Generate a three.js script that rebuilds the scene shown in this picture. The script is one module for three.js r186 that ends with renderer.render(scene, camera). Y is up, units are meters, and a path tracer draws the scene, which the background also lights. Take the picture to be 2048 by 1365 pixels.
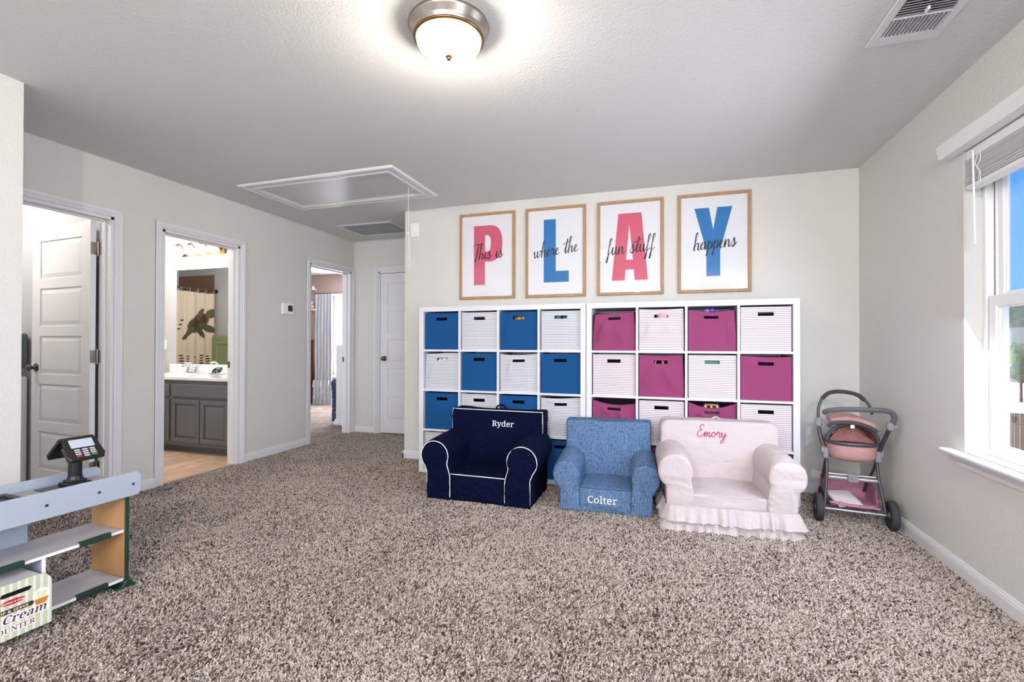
import * as THREE from 'three';
import { RoundedBoxGeometry } from 'three/addons/geometries/RoundedBoxGeometry.js';
import { TextGeometry } from 'three/addons/geometries/TextGeometry.js';
import { FontLoader } from 'three/addons/loaders/FontLoader.js';
import { mergeGeometries } from 'three/addons/utils/BufferGeometryUtils.js';
import { RectAreaLightUniformsLib } from 'three/addons/lights/RectAreaLightUniformsLib.js';

// World: x to the right along the shelf wall, y up, depth d into the picture (z = -d). Metres.
const scene = new THREE.Scene();
const camera = new THREE.PerspectiveCamera(2 * Math.atan(682.5 / 945.25) * 180 / Math.PI, 2048 / 1365, 0.05, 400);
camera.position.set(0, 1.1284, 0);
camera.rotation.order = 'YXZ';
camera.rotation.set(0.0067, 0.3108, 0.0023);

const renderer = new THREE.WebGLRenderer({ antialias: true });
renderer.toneMapping = THREE.LinearToneMapping;
renderer.toneMappingExposure = 2.15;
renderer.shadowMap.enabled = true;
RectAreaLightUniformsLib.init();

// clear daytime sky
{
  const w = 512, h = 256, data = new Float32Array(w * h * 4);
  for (let j = 0; j < h; j++) {
    const el = (j + 0.5) / h * 180 - 90, t = Math.max(0, Math.min(1, el / 70));
    const k = Math.pow(t, 0.38);
    const c = el < 0 ? [0.55, 0.62, 0.68] : [0.12 + (0.02 - 0.12) * k, 0.33 + (0.13 - 0.33) * k, 0.58 + (0.48 - 0.58) * k];
    for (let i = 0; i < w; i++) data.set([c[0], c[1], c[2], 1], (j * w + i) * 4);
  }
  const sky = new THREE.DataTexture(data, w, h, THREE.RGBAFormat, THREE.FloatType);
  sky.mapping = THREE.EquirectangularReflectionMapping;
  sky.magFilter = THREE.LinearFilter;
  sky.needsUpdate = true;
  scene.background = sky;
}
// sun, high and on the far side of the house from the window wall
const sun = new THREE.DirectionalLight(0xfff4e6, 6.5);
sun.position.set(-14, 26, -9);
sun.target.position.set(6, -3, -6);
sun.castShadow = true;
Object.assign(sun.shadow.camera, { left: -40, right: 40, top: 40, bottom: -40, near: 1, far: 120 });
sun.shadow.mapSize.set(4096, 4096);
scene.add(sun, sun.target);

// fill light from added windows out of view, then daylight of the visible window (each light fills its window opening)
const DAY = 0xe4edff;
function windowLight(name, w, h, x, y, d, tx, ty, td, power) {
  const l = new THREE.RectAreaLight(DAY, power, w, h);
  l.name = name; l.position.set(x, y, -d); l.lookAt(tx, ty, -td);
  scene.add(l);
}
windowLight('added_rear_fill', 2.6, 1.4, -0.85, 1.45, -4.53, -0.85, 1.45, 0, 6);
windowLight('added_side_fill', 1.8, 1.4, 1.35, 1.45, -0.1, 0, 1.0, -0.1, 1.9);
windowLight('near_window_daylight', 0.84, 1.2, 1.36, 1.25, 2.38, 0, 0.62, 2.45, 5.2);
// ---------- helpers ----------
let seed = 12345;
const rnd = () => { seed = (seed * 1664525 + 1013904223) >>> 0; return seed / 4294967296; };
const rr = (a, b) => a + (b - a) * rnd();
const hash3 = (x, y, z) => { let h = (x * 374761393 + y * 668265263 + z * 2147483647 * 0.37) | 0; h = Math.imul(h ^ (h >>> 13), 1274126177); return ((h ^ (h >>> 16)) >>> 0) / 4294967296; };
const sm = t => t * t * (3 - 2 * t);
function noise3(x, y, z) {
  const X = Math.floor(x), Y = Math.floor(y), Z = Math.floor(z), u = sm(x - X), v = sm(y - Y), w = sm(z - Z);
  const L = (a, b, t) => a + (b - a) * t, H = (i, j, k) => hash3(X + i, Y + j, Z + k);
  return L(L(L(H(0, 0, 0), H(1, 0, 0), u), L(H(0, 1, 0), H(1, 1, 0), u), v), L(L(H(0, 0, 1), H(1, 0, 1), u), L(H(0, 1, 1), H(1, 1, 1), u), v), w) * 2 - 1;
}
const V = (x, y, z) => new THREE.Vector3(x, y, z);
const clamp = (x, a, b) => Math.max(a, Math.min(b, x));

// tileable value noise n x n, cells per side
function tileNoise(n, cells, s) {
  const g = new Float32Array(cells * cells); let q = s >>> 0;
  for (let i = 0; i < g.length; i++) { q = (q * 1664525 + 1013904223) >>> 0; g[i] = q / 4294967296; }
  const out = new Float32Array(n * n);
  for (let j = 0; j < n; j++) {
    const y = j / n * cells, y0 = Math.floor(y), ty = sm(y - y0), r0 = (y0 % cells) * cells, r1 = ((y0 + 1) % cells) * cells;
    for (let i = 0; i < n; i++) {
      const x = i / n * cells, x0 = Math.floor(x), tx = sm(x - x0), a = x0 % cells, b = (x0 + 1) % cells;
      const p = g[r0 + a] + (g[r0 + b] - g[r0 + a]) * tx, r = g[r1 + a] + (g[r1 + b] - g[r1 + a]) * tx;
      out[j * n + i] = p + (r - p) * ty;
    }
  }
  return out;
}
function dataTex(n, m, fn, color = true, repeat = 1) {
  const data = new Uint8Array(n * m * 4);
  for (let j = 0; j < m; j++) for (let i = 0; i < n; i++) {
    const c = fn(i, j), k = (j * n + i) * 4;
    if (typeof c === 'number') { data[k] = data[k + 1] = data[k + 2] = clamp(c, 0, 1) * 255; } else { data[k] = clamp(c[0], 0, 255); data[k + 1] = clamp(c[1], 0, 255); data[k + 2] = clamp(c[2], 0, 255); }
    data[k + 3] = 255;
  }
  const t = new THREE.DataTexture(data, n, m, THREE.RGBAFormat);
  t.wrapS = t.wrapT = THREE.RepeatWrapping; t.magFilter = THREE.LinearFilter; t.minFilter = THREE.LinearMipmapLinearFilter; t.generateMipmaps = true;
  if (color) t.colorSpace = THREE.SRGBColorSpace;
  t.repeat.set(repeat, repeat); t.needsUpdate = true;
  return t;
}
const std = (o) => new THREE.MeshStandardMaterial(o);
const phys = (o) => new THREE.MeshPhysicalMaterial(o);

// geometry helpers; every one returns a plain geometry
function box(x0, x1, y0, y1, d0, d1) { const g = new THREE.BoxGeometry(x1 - x0, y1 - y0, d1 - d0); g.translate((x0 + x1) / 2, (y0 + y1) / 2, -(d0 + d1) / 2); return g; }
function bx(w, h, d, x = 0, y = 0, z = 0) { const g = new THREE.BoxGeometry(w, h, d); g.translate(x, y, z); return g; }
function rb(w, h, d, r, x = 0, y = 0, z = 0, seg = 2) { const g = new RoundedBoxGeometry(w, h, d, seg, Math.min(r, w / 2.01, h / 2.01, d / 2.01)); g.translate(x, y, z); return g; }
function cyl(r0, r1, h, x = 0, y = 0, z = 0, n = 24) { const g = new THREE.CylinderGeometry(r1, r0, h, n); g.translate(x, y, z); return g; }
function cylX(r, h, x = 0, y = 0, z = 0, n = 24) { const g = new THREE.CylinderGeometry(r, r, h, n); g.rotateZ(Math.PI / 2); g.translate(x, y, z); return g; }
function cylZ(r, h, x = 0, y = 0, z = 0, n = 24) { const g = new THREE.CylinderGeometry(r, r, h, n); g.rotateX(Math.PI / 2); g.translate(x, y, z); return g; }
function sph(r, x = 0, y = 0, z = 0, sx = 1, sy = 1, sz = 1) { const g = new THREE.SphereGeometry(r, 20, 14); g.scale(sx, sy, sz); g.translate(x, y, z); return g; }
function tube(pts, r, n = 32, closed = false, rad = 8, tension = 0.5) { return new THREE.TubeGeometry(new THREE.CatmullRomCurve3(pts.map(p => p.isVector3 ? p : V(...p)), closed, 'catmullrom', tension), n, r, rad, closed); }
function lathe(pts, n = 40) { return new THREE.LatheGeometry(pts.map(p => new THREE.Vector2(p[0], p[1])), n); }
function rod(a, b, r, n = 12) { const A = V(...a), B = V(...b), g = new THREE.CylinderGeometry(r, r, A.distanceTo(B), n); g.applyQuaternion(new THREE.Quaternion().setFromUnitVectors(V(0, 1, 0), B.clone().sub(A).normalize())); g.translate((A.x + B.x) / 2, (A.y + B.y) / 2, (A.z + B.z) / 2); return g; }
function shapeOf(pts, holes = []) {
  const s = new THREE.Shape(pts.map(p => new THREE.Vector2(p[0], p[1])));
  for (const h of holes) s.holes.push(new THREE.Path(h.map(p => new THREE.Vector2(p[0], p[1]))));
  return s;
}
function ext(pts, depth, bevel = 0, holes = [], bs = 1) {
  return new THREE.ExtrudeGeometry(shapeOf(pts, holes), { depth: depth - 2 * bevel, bevelEnabled: bevel > 0, bevelThickness: bevel, bevelSize: bevel, bevelOffset: -bevel, bevelSegments: bs, curveSegments: 12 }).translate(0, 0, bevel);
}
const rect = (x0, x1, y0, y1) => [[x0, y0], [x1, y0], [x1, y1], [x0, y1]];
function rrect(x0, x1, y0, y1, r, n = 6) {
  const o = [], c = [[x1 - r, y0 + r, -Math.PI / 2], [x1 - r, y1 - r, 0], [x0 + r, y1 - r, Math.PI / 2], [x0 + r, y0 + r, Math.PI]];
  for (const [cx, cy, a] of c) for (let i = 0; i <= n; i++) { const t = a + i / n * Math.PI / 2; o.push([cx + r * Math.cos(t), cy + r * Math.sin(t)]); }
  return o;
}
// uv in metres by the face's main direction
function metric(g) {
  g = g.index ? g.toNonIndexed() : g;
  const p = g.attributes.position, uv = new Float32Array(p.count * 2);
  for (let i = 0; i < p.count; i += 3) {
    const ax = p.getX(i), ay = p.getY(i), az = p.getZ(i), bx_ = p.getX(i + 1) - ax, by = p.getY(i + 1) - ay, bz = p.getZ(i + 1) - az, cx = p.getX(i + 2) - ax, cy = p.getY(i + 2) - ay, cz = p.getZ(i + 2) - az;
    const nx = Math.abs(by * cz - bz * cy), ny = Math.abs(bz * cx - bx_ * cz), nz = Math.abs(bx_ * cy - by * cx);
    for (let k = i; k < i + 3; k++) {
      const x = p.getX(k), y = p.getY(k), z = p.getZ(k);
      if (nx >= ny && nx >= nz) { uv[2 * k] = z; uv[2 * k + 1] = y; } else if (ny >= nz) { uv[2 * k] = x; uv[2 * k + 1] = z; } else { uv[2 * k] = x; uv[2 * k + 1] = y; }
    }
  }
  g.setAttribute('uv', new THREE.BufferAttribute(uv, 2));
  return g;
}
function join(list, keepUV = false) {
  list = (Array.isArray(list) ? list : [list]).flat(Infinity).map(g => {
    if (!keepUV) g = metric(g); else if (g.index) g = g.toNonIndexed();
    for (const k of Object.keys(g.attributes)) if (!['position', 'normal', 'uv'].includes(k)) g.deleteAttribute(k);
    return g;
  });
  return list.length === 1 ? list[0] : mergeGeometries(list, false);
}
const used = new Map();
function numbered(name) { const n = used.get(name) ?? 0; used.set(name, n + 1); return n ? name + '_' + String(n).padStart(3, '0') : name; }
function part(name, geos, mat, parent, keepUV = false) {
  const m = new THREE.Mesh(join(geos, keepUV), mat); m.name = name; m.castShadow = m.receiveShadow = true; parent.add(m); return m;
}
function piece(name, geo, mat, parent) { const m = new THREE.Mesh(geo, mat); m.name = name; m.castShadow = m.receiveShadow = true; parent.add(m); return m; }
function thing(name, label, category, [x, y, d] = [0, 0, 0], turn = 0, group) {
  const o = new THREE.Group(); o.name = numbered(name); o.position.set(x, y, -d); o.rotation.y = turn;
  o.userData = { label, category }; if (group) o.userData.group = group; scene.add(o); return o;
}
function struct(name, geos, mat, label, parent = scene) {
  const m = part(parent === scene ? numbered(name) : name, geos, mat, parent);
  if (parent === scene) m.userData = { kind: 'structure', label, category: name.split('_')[0] };
  return m;
}
// soft closed body: profile outline (x, y) run along z with rounded ends; bulge puffs the end caps
function puff(profile, c, z0, z1, r, { nz = 14, bulge = 0.01, disp = null, caps = 6, scaleAt = null } = {}) {
  const n = profile.length, rings = [];
  const ring = (inset, s, z) => rings.push(profile.map(([x, y]) => {
    const dx = x - c[0], dy = y - c[1], L = Math.hypot(dx, dy) || 1, k = (L - inset) / L * s; return [c[0] + dx * k, c[1] + dy * k, z];
  }));
  for (let i = 0; i < caps; i++) ring(r, i / caps, z0 - bulge * (1 - (i / caps) ** 2));
  for (let i = 0; i <= 5; i++) { const a = i / 5 * Math.PI / 2; ring(r * (1 - Math.sin(a)), 1, z0 + r * (1 - Math.cos(a))); }
  for (let i = 1; i < nz; i++) ring(0, 1, z0 + r + (z1 - z0 - 2 * r) * i / nz);
  for (let i = 5; i >= 0; i--) { const a = i / 5 * Math.PI / 2; ring(r * (1 - Math.sin(a)), 1, z1 - r * (1 - Math.cos(a))); }
  for (let i = caps - 1; i >= 0; i--) ring(r, i / caps, z1 + bulge * (1 - (i / caps) ** 2));
  const pos = [], idx = [];
  for (const R of rings) for (const p of R) { const q = scaleAt ? scaleAt(p) : p; pos.push(...q); }
  for (let a = 0; a < rings.length - 1; a++) for (let i = 0; i < n; i++) { const j = (i + 1) % n, p = a * n + i, q = a * n + j, s = p + n, t = q + n; idx.push(p, q, t, p, t, s); }
  const g = new THREE.BufferGeometry(); g.setAttribute('position', new THREE.Float32BufferAttribute(pos, 3)); g.setIndex(idx); g.computeVertexNormals();
  if (disp) { displace(g, disp); }
  return g;
}
function displace(g, fn) {
  const p = g.attributes.position, nn = g.attributes.normal;
  for (let i = 0; i < p.count; i++) { const x = p.getX(i), y = p.getY(i), z = p.getZ(i), k = fn(x, y, z, nn.getX(i), nn.getY(i), nn.getZ(i)); p.setXYZ(i, x + nn.getX(i) * k, y + nn.getY(i) * k, z + nn.getZ(i) * k); }
  g.computeVertexNormals(); return g;
}
function resample(pts, step) {      // closed outline with evenly spaced points
  const o = []; for (let i = 0; i < pts.length; i++) { const a = pts[i], b = pts[(i + 1) % pts.length], L = Math.hypot(b[0] - a[0], b[1] - a[1]), k = Math.max(1, Math.round(L / step)); for (let j = 0; j < k; j++) o.push([a[0] + (b[0] - a[0]) * j / k, a[1] + (b[1] - a[1]) * j / k]); } return o;
}
// cloth sheet with thickness and holes: cells on the grid xs x ys
function sheet(xs, ys, keep, pos, th) {
  const nx = xs.length, ny = ys.length, P = [], N = [], uv = [], idx = [];
  for (let s = 0; s < 2; s++) for (let j = 0; j < ny; j++) for (let i = 0; i < nx; i++) { const q = pos(xs[i], ys[j]); P.push(q[0], q[1], q[2] - s * th); uv.push(xs[i], ys[j]); }
  const id = (i, j, s) => s * nx * ny + j * nx + i, ok = (i, j) => i >= 0 && j >= 0 && i < nx - 1 && j < ny - 1 && keep(i, j);
  const edges = [];
  for (let j = 0; j < ny - 1; j++) for (let i = 0; i < nx - 1; i++) if (ok(i, j)) {
    idx.push(id(i, j, 0), id(i + 1, j, 0), id(i + 1, j + 1, 0), id(i, j, 0), id(i + 1, j + 1, 0), id(i, j + 1, 0));
    idx.push(id(i, j, 1), id(i + 1, j + 1, 1), id(i + 1, j, 1), id(i, j, 1), id(i, j + 1, 1), id(i + 1, j + 1, 1));
    if (!ok(i, j - 1)) edges.push([i, j, i + 1, j]);
    if (!ok(i + 1, j)) edges.push([i + 1, j, i + 1, j + 1]);
    if (!ok(i, j + 1)) edges.push([i + 1, j + 1, i, j + 1]);
    if (!ok(i - 1, j)) edges.push([i, j + 1, i, j]);
  }
  const g = new THREE.BufferGeometry();
  g.setAttribute('position', new THREE.Float32BufferAttribute(P, 3)); g.setAttribute('uv', new THREE.Float32BufferAttribute(uv, 2)); g.setIndex(idx); g.computeVertexNormals();
  const ng = g.toNonIndexed(), ep = [], eu = [];
  for (const [a, b, c, d] of edges) {
    const v = (i, j, s) => { const k = id(i, j, s) * 3; return [P[k], P[k + 1], P[k + 2]]; }, A = v(a, b, 0), B = v(c, d, 0), C = v(c, d, 1), E = v(a, b, 1);
    ep.push(...A, ...E, ...C, ...A, ...C, ...B); for (let k = 0; k < 6; k++) eu.push(xs[a], ys[b]);
  }
  const e = new THREE.BufferGeometry(); e.setAttribute('position', new THREE.Float32BufferAttribute(ep, 3)); e.setAttribute('uv', new THREE.Float32BufferAttribute(eu, 2)); e.computeVertexNormals();
  return [ng, e];
}
const lin = (a, b, n) => Array.from({ length: n + 1 }, (_, i) => a + (b - a) * i / n);

// handwriting: strokes of joined letters, x-height 1
const SCRIPT = {
  T: [[[[-0.2, 2.25], [0.1, 2.5], [0.8, 2.42], [1.6, 2.62]], [[0.75, 2.45], [0.6, 1.2], [0.3, -0.3]]], 0.85],
  h: [[[[0, 0.3], [0.35, 1.2], [0.62, 2.15], [0.52, 2.45], [0.36, 2.1], [0.25, 1], [0.15, 0], [0.3, 0.6], [0.58, 1], [0.75, 0.8], [0.7, 0.2], [0.85, 0], [1.08, 0.3]]], 1.05],
  i: [[[[0, 0.3], [0.25, 1], [0.2, 0.2], [0.35, 0], [0.58, 0.3]], [[0.36, 1.5], [0.39, 1.58]]], 0.55],
  s: [[[[0, 0.25], [0.32, 0.9], [0.42, 1.15], [0.5, 0.7], [0.55, 0.25], [0.3, -0.05], [0.08, 0.12], [0.5, 0.12], [0.9, 0.5]]], 0.78],
  w: [[[[0, 0.7], [0.15, 1], [0.2, 0.3], [0.35, 0], [0.6, 0.4], [0.7, 1], [0.7, 0.3], [0.88, 0], [1.12, 0.5], [1.18, 1.05], [1.36, 0.85]]], 1.3],
  e: [[[[0, 0.4], [0.35, 0.55], [0.52, 0.88], [0.36, 1.02], [0.15, 0.6], [0.2, 0.15], [0.42, 0], [0.76, 0.32]]], 0.72],
  r: [[[[0, 0.4], [0.22, 1.1], [0.34, 0.85], [0.58, 0.92], [0.5, 0.3], [0.62, 0], [0.86, 0.32]]], 0.8],
  t: [[[[0, 0.3], [0.3, 1.2], [0.52, 2.1], [0.36, 1.2], [0.25, 0.2], [0.38, 0], [0.62, 0.3]], [[-0.25, 1.42], [0.4, 1.55], [1.1, 1.85]]], 0.6],
  f: [[[[0, 0.3], [0.4, 1.3], [0.66, 2.1], [0.52, 2.3], [0.36, 1.8], [0.2, 0.2], [0.05, -0.85], [-0.1, -1], [-0.02, -0.45], [0.3, 0.1], [0.68, 0.4]]], 0.66],
  u: [[[[0, 0.5], [0.2, 1], [0.15, 0.3], [0.3, 0], [0.58, 0.4], [0.7, 1], [0.66, 0.3], [0.78, 0], [1, 0.3]]], 0.98],
  n: [[[[0, 0.4], [0.2, 1], [0.13, 0], [0.35, 0.65], [0.58, 1], [0.7, 0.7], [0.64, 0.2], [0.78, 0], [1, 0.3]]], 0.98],
  a: [[[[0, 0.4], [0.6, 0.88], [0.35, 1], [0.1, 0.6], [0.12, 0.15], [0.35, 0.02], [0.6, 0.5], [0.68, 0.98], [0.63, 0.25], [0.76, 0], [0.96, 0.3]]], 0.94],
  p: [[[[0, 0.4], [0.25, 1.15], [0.15, 0], [0, -0.9], [0.1, -0.3], [0.3, 0.6], [0.6, 1], [0.75, 0.6], [0.55, 0.1], [0.35, 0.1], [0.6, 0.06], [0.9, 0.35]]], 0.88],
  E: [[[[0.95, 2.1], [0.75, 2.45], [0.4, 2.3], [0.32, 1.8], [0.62, 1.42], [0.78, 1.4], [0.4, 1.3], [0.02, 0.75], [0.12, 0.12], [0.5, -0.02], [0.9, 0.3], [1.12, 0.6]]], 1.1],
  m: [[[[0, 0.5], [0.2, 1], [0.13, 0], [0.33, 0.6], [0.52, 1], [0.6, 0.6], [0.54, 0], [0.74, 0.6], [0.94, 1], [1.03, 0.6], [0.98, 0.15], [1.1, 0], [1.32, 0.4]]], 1.28],
  o: [[[[0, 0.45], [0.3, 0.9], [0.48, 1.02], [0.2, 0.85], [0.12, 0.4], [0.32, 0], [0.62, 0.3], [0.62, 0.8], [0.46, 1.02], [0.6, 0.82], [0.9, 0.8]]], 0.88],
  y: [[[[0, 0.6], [0.15, 1], [0.15, 0.4], [0.3, 0.05], [0.55, 0.4], [0.72, 1], [0.62, 0], [0.45, -0.9], [0.2, -1.1], [0.1, -0.8], [0.5, -0.1], [0.95, 0.45]]], 0.92],
};
function script(text, slant = 0.18) {
  let x = 0; const out = [];
  for (const ch of text) {
    if (ch === ' ') { x += 0.85; continue; }
    const [strokes, adv] = SCRIPT[ch];
    for (const s of strokes) out.push(s.map(([a, b]) => [x + a + b * slant, b]));
    x += adv;
  }
  return { strokes: out, width: x };
}
// ---------- materials ----------
// carpet: short twisted yarns in four tones, laid over each other
const CARPET_N = 2048, CARPET_M = 1.8;
const carpet = (() => {
  const n = CARPET_N, col = new Uint8Array(n * n * 3), hgt = new Float32Array(n * n), q = { s: 777 };
  const r = () => { q.s = (q.s * 1664525 + 1013904223) >>> 0; return q.s / 4294967296; };
  const pal = [[198, 186, 176], [185, 171, 160], [166, 151, 139], [130, 114, 103], [86, 72, 63], [60, 49, 43]], wt = [0.27, 0.26, 0.18, 0.12, 0.10, 0.07];
  const patch = tileNoise(n, 14, 5), patch2 = tileNoise(n, 40, 9);
  const strokes = 230000;
  for (let k = 0; k < strokes; k++) {
    const x = r() * n, y = r() * n, a = r() * Math.PI * 2, L = 6 + r() * 9, w = 2.0 + r() * 1.4, h0 = r();
    let t = r(), ci = 0; const pn = (patch[(y | 0) * n + (x | 0)] - 0.5) * 0.22 + (patch2[(y | 0) * n + (x | 0)] - 0.5) * 0.14;
    t = clamp(t + pn, 0, 0.999); while (ci < 5 && t > wt[ci]) { t -= wt[ci]; ci++; }
    const c = pal[ci], f = 0.94 + r() * 0.12, ca = Math.cos(a), sa = Math.sin(a), R = Math.ceil(L / 2 + w);
    for (let v = -R; v <= R; v++) for (let u = -R; u <= R; u++) {
      const p = u * ca + v * sa, o = -u * sa + v * ca; if (Math.abs(p) > L / 2 || Math.abs(o) > w) continue;
      const i = ((x + u | 0) % n + n) % n, j = ((y + v | 0) % n + n) % n, e = j * n + i;
      const h = h0 * 0.6 + 0.4 * (1 - (o / w) ** 2) * (0.5 + 0.5 * (p / L + 0.5));
      if (h > hgt[e]) { hgt[e] = h; col[e * 3] = Math.min(255, c[0] * f); col[e * 3 + 1] = Math.min(255, c[1] * f); col[e * 3 + 2] = Math.min(255, c[2] * f); }
    }
  }
  return {
    map: dataTex(n, n, (i, j) => { const e = (j * n + i) * 3; return [col[e], col[e + 1], col[e + 2]]; }, true, 1 / CARPET_M),
    bump: dataTex(n, n, (i, j) => hgt[j * n + i], false, 1 / CARPET_M),
  };
})();
const peel = (() => { const n = 1024, a = tileNoise(n, 128, 1), b = tileNoise(n, 256, 2), c = tileNoise(n, 48, 3); return dataTex(n, n, (i, j) => { const k = j * n + i; return clamp((a[k] * 0.55 + b[k] * 0.3 + c[k] * 0.25 - 0.25) * 1.4, 0, 1); }, false, 1 / 0.9); })();
const speck = (() => { const n = 512, a = tileNoise(n, 128, 11), b = tileNoise(n, 256, 12); return dataTex(n, n, (i, j) => a[j * n + i] * 0.5 + b[j * n + i] * 0.5, false, 1 / 0.25); })();
const weaveTex = (n, rep, fn, color) => dataTex(n, n, fn, color, 1 / rep);
const weaveBump = (() => { const n = 256; return weaveTex(n, 0.06, (i, j) => 0.5 + 0.25 * Math.sin(i / n * Math.PI * 2 * 24) * Math.cos(j / n * Math.PI * 2 * 24) + 0.1 * hash3(i, j, 3), false); })();
const clothBump = (() => { const n = 512, a = tileNoise(n, 8, 21), b = tileNoise(n, 22, 22), c = tileNoise(n, 160, 23); return dataTex(n, n, (i, j) => { const k = j * n + i; return a[k] * 0.5 + b[k] * 0.3 + c[k] * 0.2; }, false, 1 / 0.5); })();
const denim = (() => {
  const n = 1024, fineX = tileNoise(n, 256, 31), q = new Float32Array(n * n), strk = new Float32Array(n * n);
  // slubby yarns: long vertical and horizontal streaks of uneven dye
  const colN = tileNoise(n, 200, 32), rowN = tileNoise(n, 200, 33);
  for (let j = 0; j < n; j++) for (let i = 0; i < n; i++) {
    const v = colN[((j >> 4) % n) * n + i], h = rowN[j * n + ((i >> 4) % n)];
    strk[j * n + i] = v * 0.6 + h * 0.4; q[j * n + i] = fineX[j * n + i];
  }
  return dataTex(n, n, (i, j) => { const k = j * n + i, t = clamp((strk[k] - 0.5) * 1.5 + 0.5 + (q[k] - 0.5) * 0.35, 0, 1); return [54 + 78 * t, 80 + 78 * t, 120 + 66 * t]; }, true, 1 / 0.22);
})();
const stripeTex = (line, ground, weft) => { const n = 256; const a = tileNoise(n, 64, 41); return dataTex(n, n, (i, j) => { const y = (j / n * 4) % 1, on = y > 0.66 && y < 0.97, k = (a[j * n + i] - 0.5) * 20; return (on ? line : ground).map((c, e) => c + k + (on ? 0 : (weft ? weft[e] : 0))); }, true, 1); };
const stripeRepeat = (t) => { t.repeat.set(10, 1 / 0.0512); return t; };
const woodTex = (() => { const n = 512, a = tileNoise(n, 10, 51), b = tileNoise(n, 90, 52); return dataTex(n, n, (i, j) => { const u = ((i * 4) % n), g = a[((j >> 4) % n) * n + i] * 0.6 + b[((j >> 5) % n) * n + u] * 0.4; return [176 + g * 40, 132 + g * 36, 84 + g * 30]; }, true, 1 / 0.6); })();
const oakTex = (() => { const n = 512, a = tileNoise(n, 90, 61), b = tileNoise(n, 8, 62); return dataTex(n, n, (i, j) => { const g = a[((j >> 5) % n) * n + i] * 0.6 + b[j * n + i] * 0.4; return [158 + g * 32, 122 + g * 30, 84 + g * 26]; }, true, 1 / 0.25); })();

const tileTex = (() => { const n = 512, a = tileNoise(n, 90, 71), b = tileNoise(n, 8, 72); return dataTex(n, n, (i, j) => { const g = a[((j >> 5) % n) * n + i] * 0.5 + b[j * n + i] * 0.5; return [212 + g * 38, 186 + g * 40, 162 + g * 40]; }, true, 1 / 0.5); })();

const M = {
  carpet: phys({ specularIntensity: 0.15, map: carpet.map, bumpMap: carpet.bump, bumpScale: 0.010, roughness: 1 }),
  wall: std({ color: 0xd8d7d2, bumpMap: peel, bumpScale: 0.0012, roughness: 0.85 }),
  bathWall: std({ color: 0xc6c8cd, bumpMap: peel, bumpScale: 0.0012, roughness: 0.8 }),
  bedWall: std({ color: 0xbfa79c, bumpMap: peel, bumpScale: 0.0012, roughness: 0.85 }),
  ceiling: std({ color: 0xdcdcda, bumpMap: peel, bumpScale: 0.0014, roughness: 0.95 }),
  trim: phys({ color: 0xe3e3e6, roughness: 0.35 }),
  doorPaint: phys({ color: 0xe6e6ea, roughness: 0.38, bumpMap: speck, bumpScale: 0.0003 }),
  vinyl: phys({ color: 0xf4f4f6, roughness: 0.3 }),
  blind: phys({ color: 0xf0f0ef, roughness: 0.45 }),
  glass: phys({ color: 0xffffff, transmission: 1, thickness: 0, roughness: 0, ior: 1.45 }),
  nickel: phys({ color: 0xa39a92, metalness: 1, roughness: 0.28 }),
  darkNickel: phys({ color: 0x6b655f, metalness: 1, roughness: 0.3 }),
  chrome: phys({ color: 0xdfe0e2, metalness: 1, roughness: 0.08 }),
  brass: phys({ color: 0x94724f, metalness: 1, roughness: 0.28 }),
  steel: phys({ color: 0xa9adb2, metalness: 1, roughness: 0.3 }),
  dome: phys({ color: 0xfff6e6, emissive: 0xffe6c0, emissiveIntensity: 0.8, roughness: 0.25 }),
  black: phys({ color: 0x131315, roughness: 0.4 }),
  rubber: std({ color: 0x3a3a3e, roughness: 0.75 }),
  shade_lining: std({ color: 0x34343a, roughness: 0.95 }),  // dark tone put in for the shade inside the bins
  ductMetal: std({ color: 0xa3a6aa, roughness: 0.6 }),
  white: phys({ color: 0xf2f2f3, roughness: 0.4 }),
  shelf: phys({ color: 0xdedee2, roughness: 0.42 }),
  oak: std({ map: oakTex, roughness: 0.55 }),
  navy: phys({ specularIntensity: 0.15, color: 0x0a1230, bumpMap: clothBump, bumpScale: 0.022, roughness: 0.95 }),
  piping: phys({ specularIntensity: 0.15, color: 0xf4f2ee, roughness: 0.8 }),
  denim: phys({ specularIntensity: 0.15, map: denim, bumpMap: clothBump, bumpScale: 0.004, roughness: 0.95 }),
  denimSeam: phys({ specularIntensity: 0.15, color: 0x33506f, roughness: 0.9 }),
  pink: phys({ specularIntensity: 0.15, color: 0xc8bcbc, bumpMap: clothBump, bumpScale: 0.006, roughness: 0.95 }),
  pinkSeam: phys({ specularIntensity: 0.15, color: 0xe2c3c3, roughness: 0.9 }),
  thread: phys({ specularIntensity: 0.15, color: 0xc2416f, roughness: 0.6 }),
  whiteThread: phys({ specularIntensity: 0.15, color: 0xf7f7f7, roughness: 0.6 }),
  binBlue: phys({ specularIntensity: 0.15, color: 0x1f5187, bumpMap: weaveBump, bumpScale: 0.0006, roughness: 0.95 }),
  binPink: phys({ specularIntensity: 0.15, color: 0x94466e, bumpMap: weaveBump, bumpScale: 0.0006, roughness: 0.95 }),
  binGray: phys({ specularIntensity: 0.15, map: stripeRepeat(stripeTex([128, 129, 142], [222, 222, 228])), bumpMap: null, roughness: 0.95 }),
  binRose: phys({ specularIntensity: 0.15, map: stripeRepeat(stripeTex([166, 140, 150], [226, 219, 224])), roughness: 0.95 }),
};
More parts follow.
